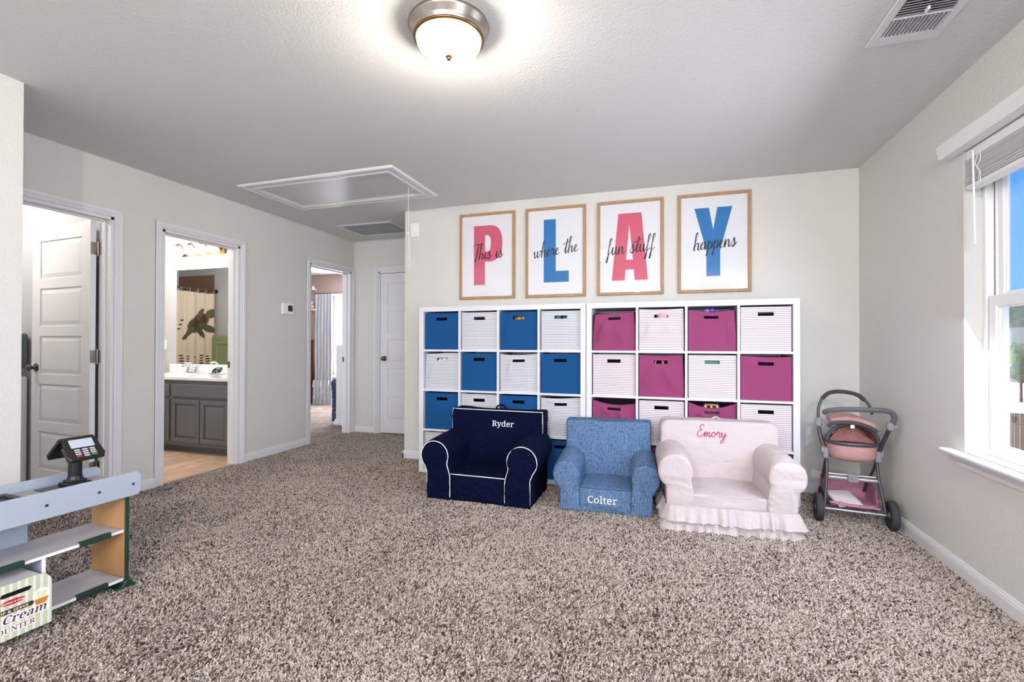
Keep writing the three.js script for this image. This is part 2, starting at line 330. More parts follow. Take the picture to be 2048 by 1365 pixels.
// ---------- room shell ----------
const H = 2.44, T = 0.115, XL = -3.776, XLo = XL - T, XR = 1.375, XRo = XR + 0.16, D0 = 4.108, XC = -2.43, DH = 5.14, XP = -3.07, DP = 1.506, DB = -4.6, DOOR = 2.035;
struct('floor', box(-7.7, XRo, -0.12, 0, DB - T, 7.6), M.carpet, 'speckled beige and brown cut pile carpet over the whole room');
// the ceiling has real openings where the two vents sit, with sheet metal ducts above
const ductA = [0.875, 1.065, 2.12, 2.39], ductB = [-3.425, -2.795, 4.415, 4.845];
struct('ceiling', ext(rect(-7.7, XRo, DB - T, 7.6), 0.12, 0, [ductA, ductB].map(([a, b, c, d]) => rect(a, b, c, d).reverse())).rotateX(-Math.PI / 2).translate(0, H, 0), M.ceiling, 'pale grey orange peel textured ceiling');
const openings = [[1.61, 2.36], [2.71, 3.425], [4.345, 5.08]];
{
  const g = []; let d = DP;
  for (const [a, b] of openings) { g.push(box(XLo, XL, 0, H, d, a)); g.push(box(XLo, XL, DOOR, H, a, b)); d = b; }
  g.push(box(XLo, XL, 0, H, d, 7.46));
  struct('wall_left', g, M.wall, 'long greige wall with three white cased doorways');
}
struct('wall_partition', box(XP - T, XP, 0, H, DB, DP), M.wall, 'greige wall end at the left edge of the picture');
struct('wall_partition_return', box(XLo, XP - T, 0, H, DP - T, DP), M.wall, 'short return of the wall end beside the panel door');
struct('wall_back', box(XC, XRo, 0, H, D0, D0 + T), M.wall, 'greige wall behind the cube shelves and posters');
struct('wall_hall_right', box(XC, XC + T, 0, H, D0 + T, DH), M.wall, 'right side wall of the short hallway');
{
  const a = -3.415, b = -2.655;
  struct('wall_hall_end', [box(XL, a, 0, H, DH, DH + T), box(b, XC + T, 0, H, DH, DH + T), box(a, b, DOOR, H, DH, DH + T)], M.wall, 'end wall of the short hallway around the closed door');
}
const W1 = { d0: 1.93, d1: 2.828, y0: 0.615, y1: 2.06 }, W2 = { d0: -1.0, d1: 0.8, y0: 0.75, y1: 2.15 }, W3 = { x0: -2.15, x1: 0.45, y0: 0.75, y1: 2.15 };
{
  const g = [box(XR, XRo, 0, H, DB, W2.d0), box(XR, XRo, 0, H, W2.d1, W1.d0), box(XR, XRo, 0, H, W1.d1, D0)];
  for (const w of [W1, W2]) g.push(box(XR, XRo, 0, w.y0, w.d0, w.d1), box(XR, XRo, w.y1, H, w.d0, w.d1));
  struct('wall_right', g, M.wall, 'greige wall with the window on the right');
}
struct('wall_rear', [box(XP, W3.x0, 0, H, DB - T, DB), box(W3.x1, XRo, 0, H, DB - T, DB), box(W3.x0, W3.x1, 0, W3.y0, DB - T, DB), box(W3.x0, W3.x1, W3.y1, H, DB - T, DB)], M.wall, 'wall behind the camera with the added wide window');
// bathroom, laundry and bedroom beyond the doorways
const BN = 2.475, BM = 4.11;
struct('wall_bathroom_mirror', box(-7.6, XLo, 0, H, BM, BM + T), M.bathWall, 'white bathroom wall behind the mirror');
struct('wall_bathroom_near', box(-7.6, XLo, 0, H, 2.405, BN), M.bathWall, 'white bathroom wall opposite the mirror');
struct('wall_bathroom_far', box(-7.7, -7.6, 0, H, 1.1, 7.46), M.bathWall, 'far white bathroom wall beyond the tub');
struct('wall_laundry_near', box(-7.6, XLo, 0, H, 1.1, DP - T), M.wall, 'laundry wall on the near side');
struct('wall_laundry_far', box(-5.62, -5.5, 0, H, DP - T, 2.405), M.wall, 'laundry wall facing the door');
const BW = { x0: -5.95, x1: -4.75, y0: 0.55, y1: 2.03 };
struct('wall_bedroom_window', [box(-7.6, BW.x0, 0, H, 7.46, 7.6), box(BW.x1, XL, 0, H, 7.46, 7.6), box(BW.x0, BW.x1, 0, BW.y0, 7.46, 7.6), box(BW.x0, BW.x1, BW.y1, H, 7.46, 7.6)], M.bedWall, 'dusty pink bedroom wall with the bright window');

// wood-look floor planks of the bathroom, each with its own joint
{
  const f = struct('floor_bathroom', box(-6.8, XLo + 0.06, 0, 0.004, BN, BM), std({ color: 0xcabfb3, roughness: 0.8 }), 'wood look plank tile floor of the bathroom');
  const tones = [0, 1, 2].map(k => { const t = tileTex.clone(); t.offset.set(k * 0.31, k * 0.17); t.needsUpdate = true; return std({ map: t, color: [0xf0e6df, 0xe4d9d1, 0xfaf2ea][k], roughness: 0.4 }); });
  let i = 0;
  for (let x = -6.8; x < XLo + 0.05; x += 0.155) {
    const off = [0.0, 0.34, 0.17][i % 3]; let d = BN - off, j = 0;
    while (d < BM) { const a = Math.max(d, BN) + 0.003, b = Math.min(d + 0.6, BM) - 0.003, x1 = Math.min(x + 0.150, XLo + 0.058); if (b > a + 0.01 && x1 > x + 0.02) part('plank', box(x, x1, 0.003, 0.010, a, b), tones[(i + j) % 3], f); d += 0.6; j++; }
    i++;
  }
}
struct('floor_laundry', box(-5.5, XLo + 0.06, 0, 0.006, DP, 2.405), std({ color: 0xb5a99c, roughness: 0.6 }), 'plain vinyl floor of the laundry');

// baseboards
const baseProfile = [[0, 0], [0.013, 0], [0.013, 0.058], [0.011, 0.064], [0.011, 0.070], [0.007, 0.076], [0.006, 0.083], [0, 0.085]];
let baseCount = 0;
function baseboard(side, x0, d0, x1, d1, label) {         // wall on the left hand when walking from the first point to the second
  const a = V(x0, 0, -d0), b = V(x1, 0, -d1), L = a.distanceTo(b), z = b.clone().sub(a).normalize(), y = V(0, 1, 0), x = y.clone().cross(z);
  const g = ext(baseProfile, L); g.applyMatrix4(new THREE.Matrix4().makeBasis(x, y, z).setPosition(a));
  struct('baseboard_' + side, g, M.trim, label);
}
const CW = 0.057;
baseboard('left', XL, 2.71 - CW, XL, 2.36 + CW, 'white baseboard between the panel door and the bathroom doorway');
baseboard('left_middle', XL, 4.345 - CW, XL, 3.425 + CW, 'white baseboard under the thermostat');
baseboard('hall_end', -3.415 - CW, DH, XL, DH, 'white baseboard piece between the bedroom doorway and the closed door');
baseboard('back', XR, D0, XC - 0.013, D0, 'white baseboard behind the cube shelves');
baseboard('hall_right', XC, D0 - 0.013, XC, DH, 'white baseboard round the corner of the hallway');
baseboard('right', XR, DB, XR, D0, 'white baseboard along the window wall');
baseboard('partition', XP, DP, XP, DB, 'white baseboard of the wall end at the left edge');

// door casings: stepped moulding on three sides, jamb lining and stop
let trimCount = 0;
function casing(w, h, place, label, both = true) {
  const o = new THREE.Group(); o.name = 'trim_' + (++trimCount); o.userData = { kind: 'structure', label, category: 'door frame' }; scene.add(o); place(o);
  const U = (a, b) => [[-w / 2 - b, 0], [-w / 2 - a, 0], [-w / 2 - a, h + a], [w / 2 + a, h + a], [w / 2 + a, 0], [w / 2 + b, 0], [w / 2 + b, h + b], [-w / 2 - b, h + b]];
  part('casing', [ext(U(0.004, CW), 0.010, 0.002), ext(U(0.028, CW), 0.017, 0.004), ext(U(0.012, 0.024), 0.0135, 0.003)], M.trim, o);
  const J = 0.019;
  part('jamb', [bx(J, h, T + 0.004, -w / 2 + J / 2, h / 2, -T / 2), bx(J, h, T + 0.004, w / 2 - J / 2, h / 2, -T / 2), bx(w, J, T + 0.004, 0, h - J / 2, -T / 2)], M.trim, o);
  part('door_stop', [rb(0.012, h - J, 0.034, 0.003, -w / 2 + J + 0.006, (h - J) / 2, -0.062), rb(0.012, h - J, 0.034, 0.003, w / 2 - J - 0.006, (h - J) / 2, -0.062), rb(w - 2 * J, 0.012, 0.034, 0.003, 0, h - J - 0.006, -0.062)], M.trim, o);
  return o;
}
// on the left wall: turn so that local +z points into the room (+x); local +x then points towards the camera
const onLeft = (d) => (o) => { o.position.set(XL, 0, -d); o.rotation.y = Math.PI / 2; };
const laundryTrim = casing(0.75, DOOR, onLeft((1.61 + 2.36) / 2), 'white casing of the doorway with the half open panel door');
const bathTrim = casing(0.715, DOOR, onLeft((2.71 + 3.425) / 2), 'white casing of the bathroom doorway');
const bedTrim = casing(0.735, DOOR, onLeft((4.345 + 5.08) / 2), 'white casing of the bedroom doorway');
const closetTrim = casing(0.76, DOOR, (o) => { o.position.set((-3.415 - 2.655) / 2, 0, -DH); }, 'white casing of the closed door at the end of the hallway');
for (const [o, w] of [[bathTrim, 0.715], [bedTrim, 0.735]]) part('strike_plate', [rb(0.004, 0.06, 0.03, 0.002, w / 2 - 0.0205, 0.93, -0.098), bx(0.003, 0.03, 0.014, w / 2 - 0.0225, 0.93, -0.098)], M.darkNickel, o);
part('threshold', box(XLo, XL - 0.03, 0, 0.006, 2.73, 3.405), std({ color: 0xb29a83, roughness: 0.6 }), scene).userData = { kind: 'structure', label: 'narrow strip where carpet meets the bathroom tile', category: 'threshold' };

// five panel doors
function doorLeaf(o, w, h, hingeSide, knobs) {
  const t = 0.035, st = 0.105, top = 0.11, bot = 0.16, rail = 0.075, ph = (h - top - bot - rail * 4) / 5, holes = [], panels = [];
  for (let k = 0; k < 5; k++) { const y0 = bot + k * (ph + rail); holes.push(rect(-w / 2 + st, w / 2 - st, y0, y0 + ph)); panels.push([y0, y0 + ph]); }
  const front = ext(rect(-w / 2, w / 2, 0, h), 0.010, 0.0015, holes.map(a => a.slice().reverse()));
  part('slab', [bx(w, h, t - 0.018, 0, h / 2, 0), front.clone().translate(0, 0, t / 2 - 0.010), front.clone().rotateY(Math.PI).translate(0, 0, -t / 2 + 0.010)], M.doorPaint, o);
  for (const [a, b] of panels) for (const s of [1, -1]) {
    const g = new THREE.ExtrudeGeometry(shapeOf(rect(-w / 2 + st + 0.012, w / 2 - st - 0.012, a + 0.012, b - 0.012)), { depth: 0.0006, bevelEnabled: true, bevelThickness: 0.006, bevelSize: 0.026, bevelOffset: -0.026, bevelSegments: 1 });
    g.translate(0, 0, t / 2 - 0.0085); if (s < 0) g.rotateY(Math.PI);
    part('panel', g, M.doorPaint, o);
  }
  for (const s of knobs) {
    const g = lathe([[0, 0.062], [0.014, 0.061], [0.025, 0.052], [0.027, 0.043], [0.022, 0.033], [0.012, 0.026], [0.011, 0.012], [0.028, 0.009], [0.032, 0.004], [0.033, 0]], 28); g.rotateX(Math.PI / 2 * s); g.translate(-hingeSide * (w / 2 - 0.065), 0.93, s * t / 2);
    part('knob', g, M.darkNickel, o);
  }
}
function hinges(o) {
  for (const y of [0.22, 1.02, 1.80]) part('hinge', [bx(0.003, 0.09, 0.034, 0.0155, y, 0), bx(0.03, 0.09, 0.003, 0.0, y, 0.031), cyl(0.0065, 0.0065, 0.094, 0.009, y, 0.024, 12), sph(0.007, 0.009, y + 0.05, 0.024), sph(0.007, 0.009, y - 0.05, 0.024)], M.nickel, o);
}
{
  const o = new THREE.Group(); o.name = 'door_1'; o.userData = { kind: 'structure', label: 'white five panel door standing open into the laundry', category: 'door' }; scene.add(o);
  // hinged on the far jamb, swung a little past square to the wall
  const leaf = new THREE.Group(); leaf.name = 'leaf'; o.add(leaf);
  o.position.set(XLo + 0.006, 0.012, -2.308); o.rotation.y = Math.PI - 0.06;
  leaf.position.set(0.372 + 0.012, 0, 0.0);
  doorLeaf(leaf, 0.735, 2.0, -1, [1, -1]);
  leaf.children.slice().forEach(c => { c.position.x += leaf.position.x; o.add(c); }); o.remove(leaf);
  hinges(o);
}
{
  const o = new THREE.Group(); o.name = 'door_2'; o.userData = { kind: 'structure', label: 'closed white five panel door at the end of the hallway', category: 'door' }; scene.add(o);
  o.position.set((-3.415 - 2.655) / 2, 0.016, -(DH + 0.026));
  doorLeaf(o, 0.716, 1.995, 1, [1]);
}
struct('wall_closet_back', box(-3.5, -2.5, 0, H, DH + 0.4, DH + 0.45), M.wall, 'closet wall behind the closed hallway door');

// ---------- windows ----------
function sash(o, name, w, h, x, y, z, st, th) {
  const s = new THREE.Group(); s.name = name;
  const m = part(name, ext(rect(-w / 2, w / 2, -h / 2, h / 2), th, 0.004, [rect(-w / 2 + st, w / 2 - st, -h / 2 + st, h / 2 - st).reverse()]).translate(x, y, z), M.vinyl, o);
  part('glazing_bead', ext(rect(-w / 2 + st - 0.002, w / 2 - st + 0.002, -h / 2 + st - 0.002, h / 2 - st + 0.002), 0.012, 0.003, [rect(-w / 2 + st + 0.008, w / 2 - st - 0.008, -h / 2 + st + 0.008, h / 2 - st - 0.008).reverse()]).translate(x, y, z + th / 2 - 0.006), M.vinyl, m);
  part('pane', bx(w - 2 * st + 0.004, h - 2 * st + 0.004, 0.004, x, y, z + th / 2), M.glass, m);
}
function windowUnit(n, w, h, place, label) {        // local: x along the wall, y from the sill, z towards the room; z = 0 is the wall face
  const o = new THREE.Group(); o.name = 'window_' + n; o.userData = { kind: 'structure', label, category: 'window' }; scene.add(o); place(o);
  const f = 0.046;
  part('window_frame', [ext(rect(-w / 2, w / 2, 0, h), 0.075, 0.003, [rect(-w / 2 + f * 0.55, w / 2 - f * 0.55, f * 0.55, h - f * 0.55).reverse()]).translate(0, 0, -0.147),
    ext(rect(-w / 2, w / 2, 0, h), 0.050, 0.003, [rect(-w / 2 + f, w / 2 - f, f, h - f).reverse()]).translate(0, 0, -0.147)], M.vinyl, o);
  const half = h / 2;
  sash(o, 'upper_sash', w - 2 * f + 0.02, half + 0.01, 0, h * 0.75 - 0.012, -0.132, 0.048, 0.026);
  sash(o, 'lower_sash', w - 2 * f + 0.02, half + 0.02, 0, h * 0.25 + 0.012, -0.103, 0.052, 0.028);
  part('track', [bx(0.006, half, 0.006, -w / 2 + f - 0.006, half * 1.5, -0.100), bx(0.006, half, 0.006, w / 2 - f + 0.006, half * 1.5, -0.100)], M.rubber, o);
  part('sash_lock', [rb(0.05, 0.014, 0.02, 0.004, 0, half + 0.028, -0.09), rb(0.012, 0.012, 0.03, 0.004, 0.01, half + 0.04, -0.09)], M.vinyl, o);
  return o;
}
const onRight = (d, y) => (o) => { o.position.set(XR, y, -d); o.rotation.y = -Math.PI / 2; };
const win1 = windowUnit(1, W1.d1 - W1.d0, W1.y1 - W1.y0, onRight((W1.d0 + W1.d1) / 2, W1.y0), 'white vinyl double hung window in the right wall');
windowUnit(2, W2.d1 - W2.d0, W2.y1 - W2.y0, onRight((W2.d0 + W2.d1) / 2, W2.y0), 'wide white window added for fill light in the right wall behind the camera');  // added, unseen; the side fill light enters here
windowUnit(3, W3.x1 - W3.x0, W3.y1 - W3.y0, (o) => { o.position.set((W3.x0 + W3.x1) / 2, W3.y0, -DB); o.rotation.y = 0; }, 'wide white window added for fill light in the wall behind the camera');  // unseen window put in to carry the rear fill light
{ // sill with moulded apron under window 1
  const w = W1.d1 - W1.d0, o = win1;
  part('sill', [rb(w + 0.226, 0.022, 0.055, 0.009, 0, -0.011, 0.0275, 3), bx(w, 0.022, 0.075, 0, -0.011, -0.0375)], M.trim, o);
  const prof = [[0, 0], [0.012, 0], [0.014, 0.018], [0.016, 0.022], [0.024, 0.030], [0.030, 0.042], [0.032, 0.05], [0, 0.05]];
  part('apron', ext(prof, w + 0.07).rotateY(-Math.PI / 2).translate((w + 0.07) / 2, -0.072, 0), M.trim, o);
}
// ---------- ceiling fixtures ----------
const duct = (w, d, x, z) => { const h = 0.4, y = 0.002; return [bx(0.003, h, d, x - w / 2, y + h / 2, z), bx(0.003, h, d, x + w / 2, y + h / 2, z), bx(w, h, 0.003, x, y + h / 2, z - d / 2), bx(w, h, 0.003, x, y + h / 2, z + d / 2), bx(w, 0.003, d, x, y + h, z)]; };
{
  const o = thing('ceiling_light', 'brushed nickel flush ceiling light with glowing white glass dome', 'ceiling light', [-0.845, H, 1.77]);
  part('canopy', lathe([[0, 0], [0.165, 0], [0.166, -0.004], [0.163, -0.012], [0.150, -0.030], [0.146, -0.040], [0.143, -0.050], [0.137, -0.056], [0.130, -0.050], [0.06, -0.02], [0, -0.02]], 64), M.nickel, o);
  part('trim_ring', lathe([[0.141, -0.048], [0.146, -0.050], [0.145, -0.056], [0.138, -0.060], [0.133, -0.056]], 64), M.brass, o);
  part('glass_dome', lathe([[0.133, -0.050], [0.134, -0.060], [0.131, -0.074], [0.121, -0.090], [0.103, -0.105], [0.078, -0.116], [0.045, -0.123], [0.012, -0.1255], [0, -0.1255]], 64), M.dome, o);
  part('finial', lathe([[0, -0.140], [0.006, -0.139], [0.009, -0.134], [0.007, -0.130], [0.013, -0.127], [0.014, -0.124], [0, -0.122]], 24), M.brass, o);
  const l = new THREE.PointLight(0xfff4e6, 1.5, 0, 2); l.name = 'ceiling_light_bulb'; l.position.set(0, -0.082, 0); l.castShadow = true; l.shadow.radius = 5; o.add(l);
}
for (const [x, d, lab] of [[-0.62, -3.7, 'white recessed ceiling light far behind the camera'], [0.65, -2.0, 'white recessed ceiling light near the window behind the camera']]) {
  const o = thing('recessed_light', lab, 'ceiling light', [x, H, d], 0, 'recessed lights of the rear room');
  part('trim_ring', lathe([[0.10, 0], [0.101, -0.004], [0.092, -0.007], [0.078, -0.003], [0.076, 0]], 40), M.white, o);
  part('lamp_lens', lathe([[0, -0.002], [0.078, -0.002], [0.078, -0.0005], [0, -0.0005]], 40), phys({ color: 0xffffff, emissive: 0xfff2dd, emissiveIntensity: 6, roughness: 0.4 }), o);
  const l = new THREE.PointLight(0xfffaf4, 7.5, 0, 2); l.name = 'recessed_light_lamp'; l.position.set(0, -0.05, 0); l.castShadow = true; l.shadow.radius = 3; o.add(l);
}
{
  // attic hatch, 1.47 x 0.73, moulded frame and a recessed flat board; x from -3.355 to -1.89, depth 3.01 to 3.745
  const o = thing('attic_hatch', 'white moulded attic access hatch in the ceiling with a pull cord', 'attic hatch', [-2.622, H, 3.378]);
  const frame = (a, b, th, bev) => ext(rect(-0.733 + a, 0.733 - a, -0.368 + a, 0.368 - a), th, bev, [rect(-0.733 + b, 0.733 - b, -0.368 + b, 0.368 - b).reverse()]).rotateX(Math.PI / 2);
  part('frame', [frame(0, 0.062, 0.012, 0.003), frame(0.004, 0.03, 0.018, 0.005), frame(0.044, 0.060, 0.015, 0.004)], M.trim, o);
  part('panel_moulding', [frame(0.068, 0.115, 0.012, 0.004), frame(0.072, 0.096, 0.020, 0.006)], M.trim, o);
  part('board', bx(1.33, 0.006, 0.6, 0, -0.003, 0), phys({ color: 0xc9cacd, roughness: 0.4 }), o);
  const cord = part('pull_cord', tube([[0.60, 0, -0.09], [0.602, -0.1, -0.088], [0.605, -0.25, -0.088], [0.607, -0.385, -0.086], [0.606, -0.40, -0.085]], 0.0016, 20, false, 6), M.piping, o);
  part('cord_loop', tube([[0.606, -0.39, -0.085], [0.612, -0.48, -0.083], [0.606, -0.58, -0.082], [0.604, -0.66, -0.082], [0.612, -0.69, -0.08], [0.622, -0.66, -0.08], [0.622, -0.58, -0.08], [0.616, -0.48, -0.082], [0.608, -0.40, -0.085]], 0.0016, 48, false, 6), M.piping, cord);
  part('toggle', [cyl(0.010, 0.005, 0.022, 0, 0, 0, 14).rotateZ(Math.PI / 2).translate(0.592, -0.393, -0.085), sph(0.006, 0.606, -0.393, -0.085)], M.white, cord);
}
{
  const o = thing('return_air_grille', 'white louvred return air grille in the hallway ceiling', 'air vent', [-3.11, H, 4.63]);
  part('frame', ext(rect(-0.35, 0.35, -0.25, 0.25), 0.012, 0.003, [rect(-0.315, 0.315, -0.215, 0.215).reverse()]).rotateX(Math.PI / 2), M.trim, o);
  part('duct', duct(0.63, 0.43, 0, 0), M.ductMetal, o);
  const g = bx(0.63, 0.0015, 0.016); g.rotateX(0.6);
  for (let k = 0; k < 24; k++) piece('slat', join(g.clone().translate(0, -0.008, -0.205 + k * 0.0178)), M.trim, o);
}
{
  const o = thing('supply_air_vent', 'white ceiling supply vent with two fields of louvres above the window side', 'air vent', [0.97, H, 2.25]);
  part('frame', ext(rect(-0.13, 0.13, -0.19, 0.19), 0.010, 0.004, [rect(-0.095, 0.095, -0.005, 0.125).reverse(), rect(-0.095, 0.095, -0.13, -0.018).reverse()]).rotateX(Math.PI / 2), M.trim, o);
  part('duct', duct(0.19, 0.27, 0, -0.005), M.ductMetal, o);
  // louvres run across in the near field and along in the field by the wall
  for (let k = 0; k < 14; k++) { const g = bx(0.0014, 0.010, 0.112); g.rotateZ(0.35); piece('louvre', join(g.translate(-0.089 + k * 0.0137, -0.0065, -0.074)), M.trim, o); }
  for (let k = 0; k < 8; k++) { const g = bx(0.19, 0.010, 0.0014); g.rotateX(-0.85); piece('louvre', join(g.translate(0, -0.006, 0.006 + k * 0.016)), M.trim, o); }
  part('damper_lever', rb(0.008, 0.018, 0.03, 0.003, 0, -0.012, 0.03), M.white, o);
}
// ---------- small wall fittings ----------
{
  const o = thing('wall_chime', 'small white rectangular plate high on the wall by the hallway corner', 'wall plate', [-2.32, 2.242, D0]);
  part('plate', rb(0.089, 0.132, 0.014, 0.004, 0, 0, 0.007), M.white, o);
  part('rocker', rb(0.045, 0.075, 0.006, 0.003, 0, 0, 0.016), M.vinyl, o);
}
{
  const o = thing('thermostat', 'white thermostat with a dark display on the left wall', 'thermostat', [XL, 1.495, 4.008], Math.PI / 2);
  part('housing', rb(0.150, 0.118, 0.024, 0.008, 0, 0, 0.012), M.white, o);
  part('display', rb(0.062, 0.062, 0.003, 0.001, 0.022, 0.004, 0.0245), phys({ color: 0x2b3034, roughness: 0.15 }), o);
  part('back_plate', rb(0.158, 0.126, 0.006, 0.003, 0, 0, 0.003), M.vinyl, o);
}

// ---------- framed posters ----------
function poster(letter) {
  const w = 768, h = 1164, c = document.createElement('canvas'); c.width = w; c.height = h; const x = c.getContext('2d');
  x.fillStyle = '#e2e3e8'; x.fillRect(0, 0, w, h);
  const pink = '#cf5a76', blue = '#1573b4', P = (pts) => { x.beginPath(); pts.forEach(([a, b], i) => i ? x.lineTo(a * w, b * h) : x.moveTo(a * w, b * h)); x.closePath(); x.fill(); };
  if (letter === 'P') {
    x.fillStyle = pink; P([[0.24, 0.125], [0.46, 0.125], [0.46, 0.855], [0.24, 0.855]]);
    x.beginPath(); x.moveTo(0.40 * w, 0.125 * h); x.lineTo(0.56 * w, 0.125 * h); x.bezierCurveTo(0.74 * w, 0.13 * h, 0.80 * w, 0.22 * h, 0.80 * w, 0.35 * h); x.bezierCurveTo(0.80 * w, 0.48 * h, 0.73 * w, 0.565 * h, 0.56 * w, 0.57 * h); x.lineTo(0.40 * w, 0.57 * h); x.closePath(); x.fill();
    x.fillStyle = '#e2e3e8'; x.beginPath(); x.moveTo(0.462 * w, 0.245 * h); x.lineTo(0.51 * w, 0.245 * h); x.bezierCurveTo(0.56 * w, 0.25 * h, 0.575 * w, 0.29 * h, 0.575 * w, 0.345 * h); x.bezierCurveTo(0.575 * w, 0.405 * h, 0.56 * w, 0.44 * h, 0.51 * w, 0.445 * h); x.lineTo(0.462 * w, 0.445 * h); x.closePath(); x.fill();
  } else if (letter === 'L') { x.fillStyle = blue; P([[0.29, 0.115], [0.51, 0.115], [0.51, 0.725], [0.745, 0.725], [0.745, 0.855], [0.29, 0.855]]); } else if (letter === 'A') {
    x.fillStyle = pink; P([[0.31, 0.115], [0.69, 0.115], [0.795, 0.865], [0.58, 0.865], [0.565, 0.745], [0.43, 0.745], [0.415, 0.865], [0.20, 0.865]]);
    x.fillStyle = '#e2e3e8'; P([[0.492, 0.235], [0.552, 0.635], [0.440, 0.635]]);
  } else { x.fillStyle = blue; P([[0.21, 0.125], [0.43, 0.125], [0.492, 0.36], [0.555, 0.125], [0.775, 0.125], [0.597, 0.58], [0.597, 0.855], [0.390, 0.855], [0.390, 0.58]]); }
  const [text, x0, x1, y0, y1] = { P: ['This is', 0.24, 0.80, 0.545, 0.525], L: ['where the', 0.10, 0.90, 0.565, 0.505], A: ['fun stuff', 0.12, 0.90, 0.575, 0.545], Y: ['happens', 0.19, 0.83, 0.575, 0.545] }[letter];
  const s = script(text, 0.06), k = (x1 - x0) * w / s.width, ky = k * 1.12;
  x.fillStyle = '#17171a';
  for (const st of s.strokes) {
    const cv = new THREE.CatmullRomCurve3(st.map(([a, b]) => V(a, b, 0)), false, 'catmullrom', 0.5), n = 90; let prev = null;
    for (let i = 0; i <= n; i++) {
      const p = cv.getPoint(i / n), px = x0 * w + p.x * k, py = (y0 + (y1 - y0) * p.x / s.width) * h - p.y * ky;
      const down = prev ? clamp((py - prev[1]) / (Math.hypot(px - prev[0], py - prev[1]) + 1e-6), 0, 1) : 0.3, r = 3.8 + 4.4 * down;
      x.beginPath(); x.arc(px, py, r, 0, Math.PI * 2); x.fill(); prev = [px, py];
    }
  }
  const t = new THREE.CanvasTexture(c); t.colorSpace = THREE.SRGBColorSpace; return t;
}
const posterLabel = { P: 'oak framed poster with pink letter P and script reading This is', L: 'oak framed poster with blue letter L and script reading where the', A: 'oak framed poster with pink letter A and script reading fun stuff', Y: 'oak framed poster with blue letter Y and script reading happens' };
[['P', -1.834, -1.288], ['L', -1.187, -0.644], ['A', -0.545, -0.002], ['Y', 0.109, 0.652]].forEach(([ch, a, b], i) => {
  const w = b - a, h = 0.800, f = 0.024, o = thing('framed_poster', posterLabel[ch], 'poster', [(a + b) / 2, 1.547, D0], 0, 'framed letter posters above the cube shelves');
  const y = (lo, hi) => rect(-w / 2 + lo, w / 2 - lo, lo, h - lo);
  part('frame', ext(rect(-w / 2, w / 2, 0, h), 0.026, 0.003, [rect(-w / 2 + f, w / 2 - f, f, h - f).reverse()]).translate(0, 0, 0.001), M.oak, o);
  const g = new THREE.PlaneGeometry(w - 2 * f + 0.004, h - 2 * f + 0.004); g.translate(0, h / 2, 0.012);
  part('print', g, std({ map: poster(ch), roughness: 0.9 }), o, true);
  part('backing', bx(w - 2 * f + 0.006, h - 2 * f + 0.006, 0.006, 0, h / 2, 0.008), M.white, o);
  part('glazing', bx(w - 2 * f + 0.004, h - 2 * f + 0.004, 0.002, 0, h / 2, 0.0165), M.glass, o);
});
// ---------- cube shelves and fabric bins ----------
const SH = { y: 1.451, t: 0.041, s: 0.017, front: 3.705, depth: 0.385 };
const cellH = (SH.y - 2 * SH.t - 3 * SH.s) / 4;
function cubeShelf(x0, x1, label) {
  const w = x1 - x0, cw = (w - 2 * SH.t - 3 * SH.s) / 4, o = thing('cube_shelf', label, 'shelf', [(x0 + x1) / 2, 0, SH.front + SH.depth], 0, 'white sixteen cube shelf units');
  const D = SH.depth, e = 0.0012;
  part('side_panel', rb(SH.t, SH.y, D, e, -w / 2 + SH.t / 2, SH.y / 2, D / 2), M.shelf, o);
  part('side_panel', rb(SH.t, SH.y, D, e, w / 2 - SH.t / 2, SH.y / 2, D / 2), M.shelf, o);
  part('top_panel', rb(w - 2 * SH.t, SH.t, D, e, 0, SH.y - SH.t / 2, D / 2), M.shelf, o);
  part('bottom_panel', rb(w - 2 * SH.t, SH.t, D, e, 0, SH.t / 2, D / 2), M.shelf, o);
  for (let k = 1; k < 4; k++) part('shelf_board', rb(w - 2 * SH.t, SH.s, D - 0.002, e, 0, SH.t + k * (cellH + SH.s) - SH.s / 2, D / 2 - 0.001), M.shelf, o);
  for (let k = 1; k < 4; k++) for (let r = 0; r < 4; r++) part('divider', bx(SH.s, cellH, D - 0.004, -w / 2 + SH.t + k * (cw + SH.s) - SH.s / 2, SH.t + r * (cellH + SH.s) + cellH / 2, D / 2 - 0.002), M.shelf, o);
  part('back_stop', bx(w - 2 * SH.t, SH.y - 2 * SH.t, 0.004, 0, SH.y / 2, 0.003), M.shelf, o);
  return { x0, cw };
}
const unitA = cubeShelf(-2.047, -0.5835, 'white cube shelf unit filled with blue and grey striped bins');
const unitB = cubeShelf(-0.5785, 0.894, 'white cube shelf unit filled with pink and rose striped bins');
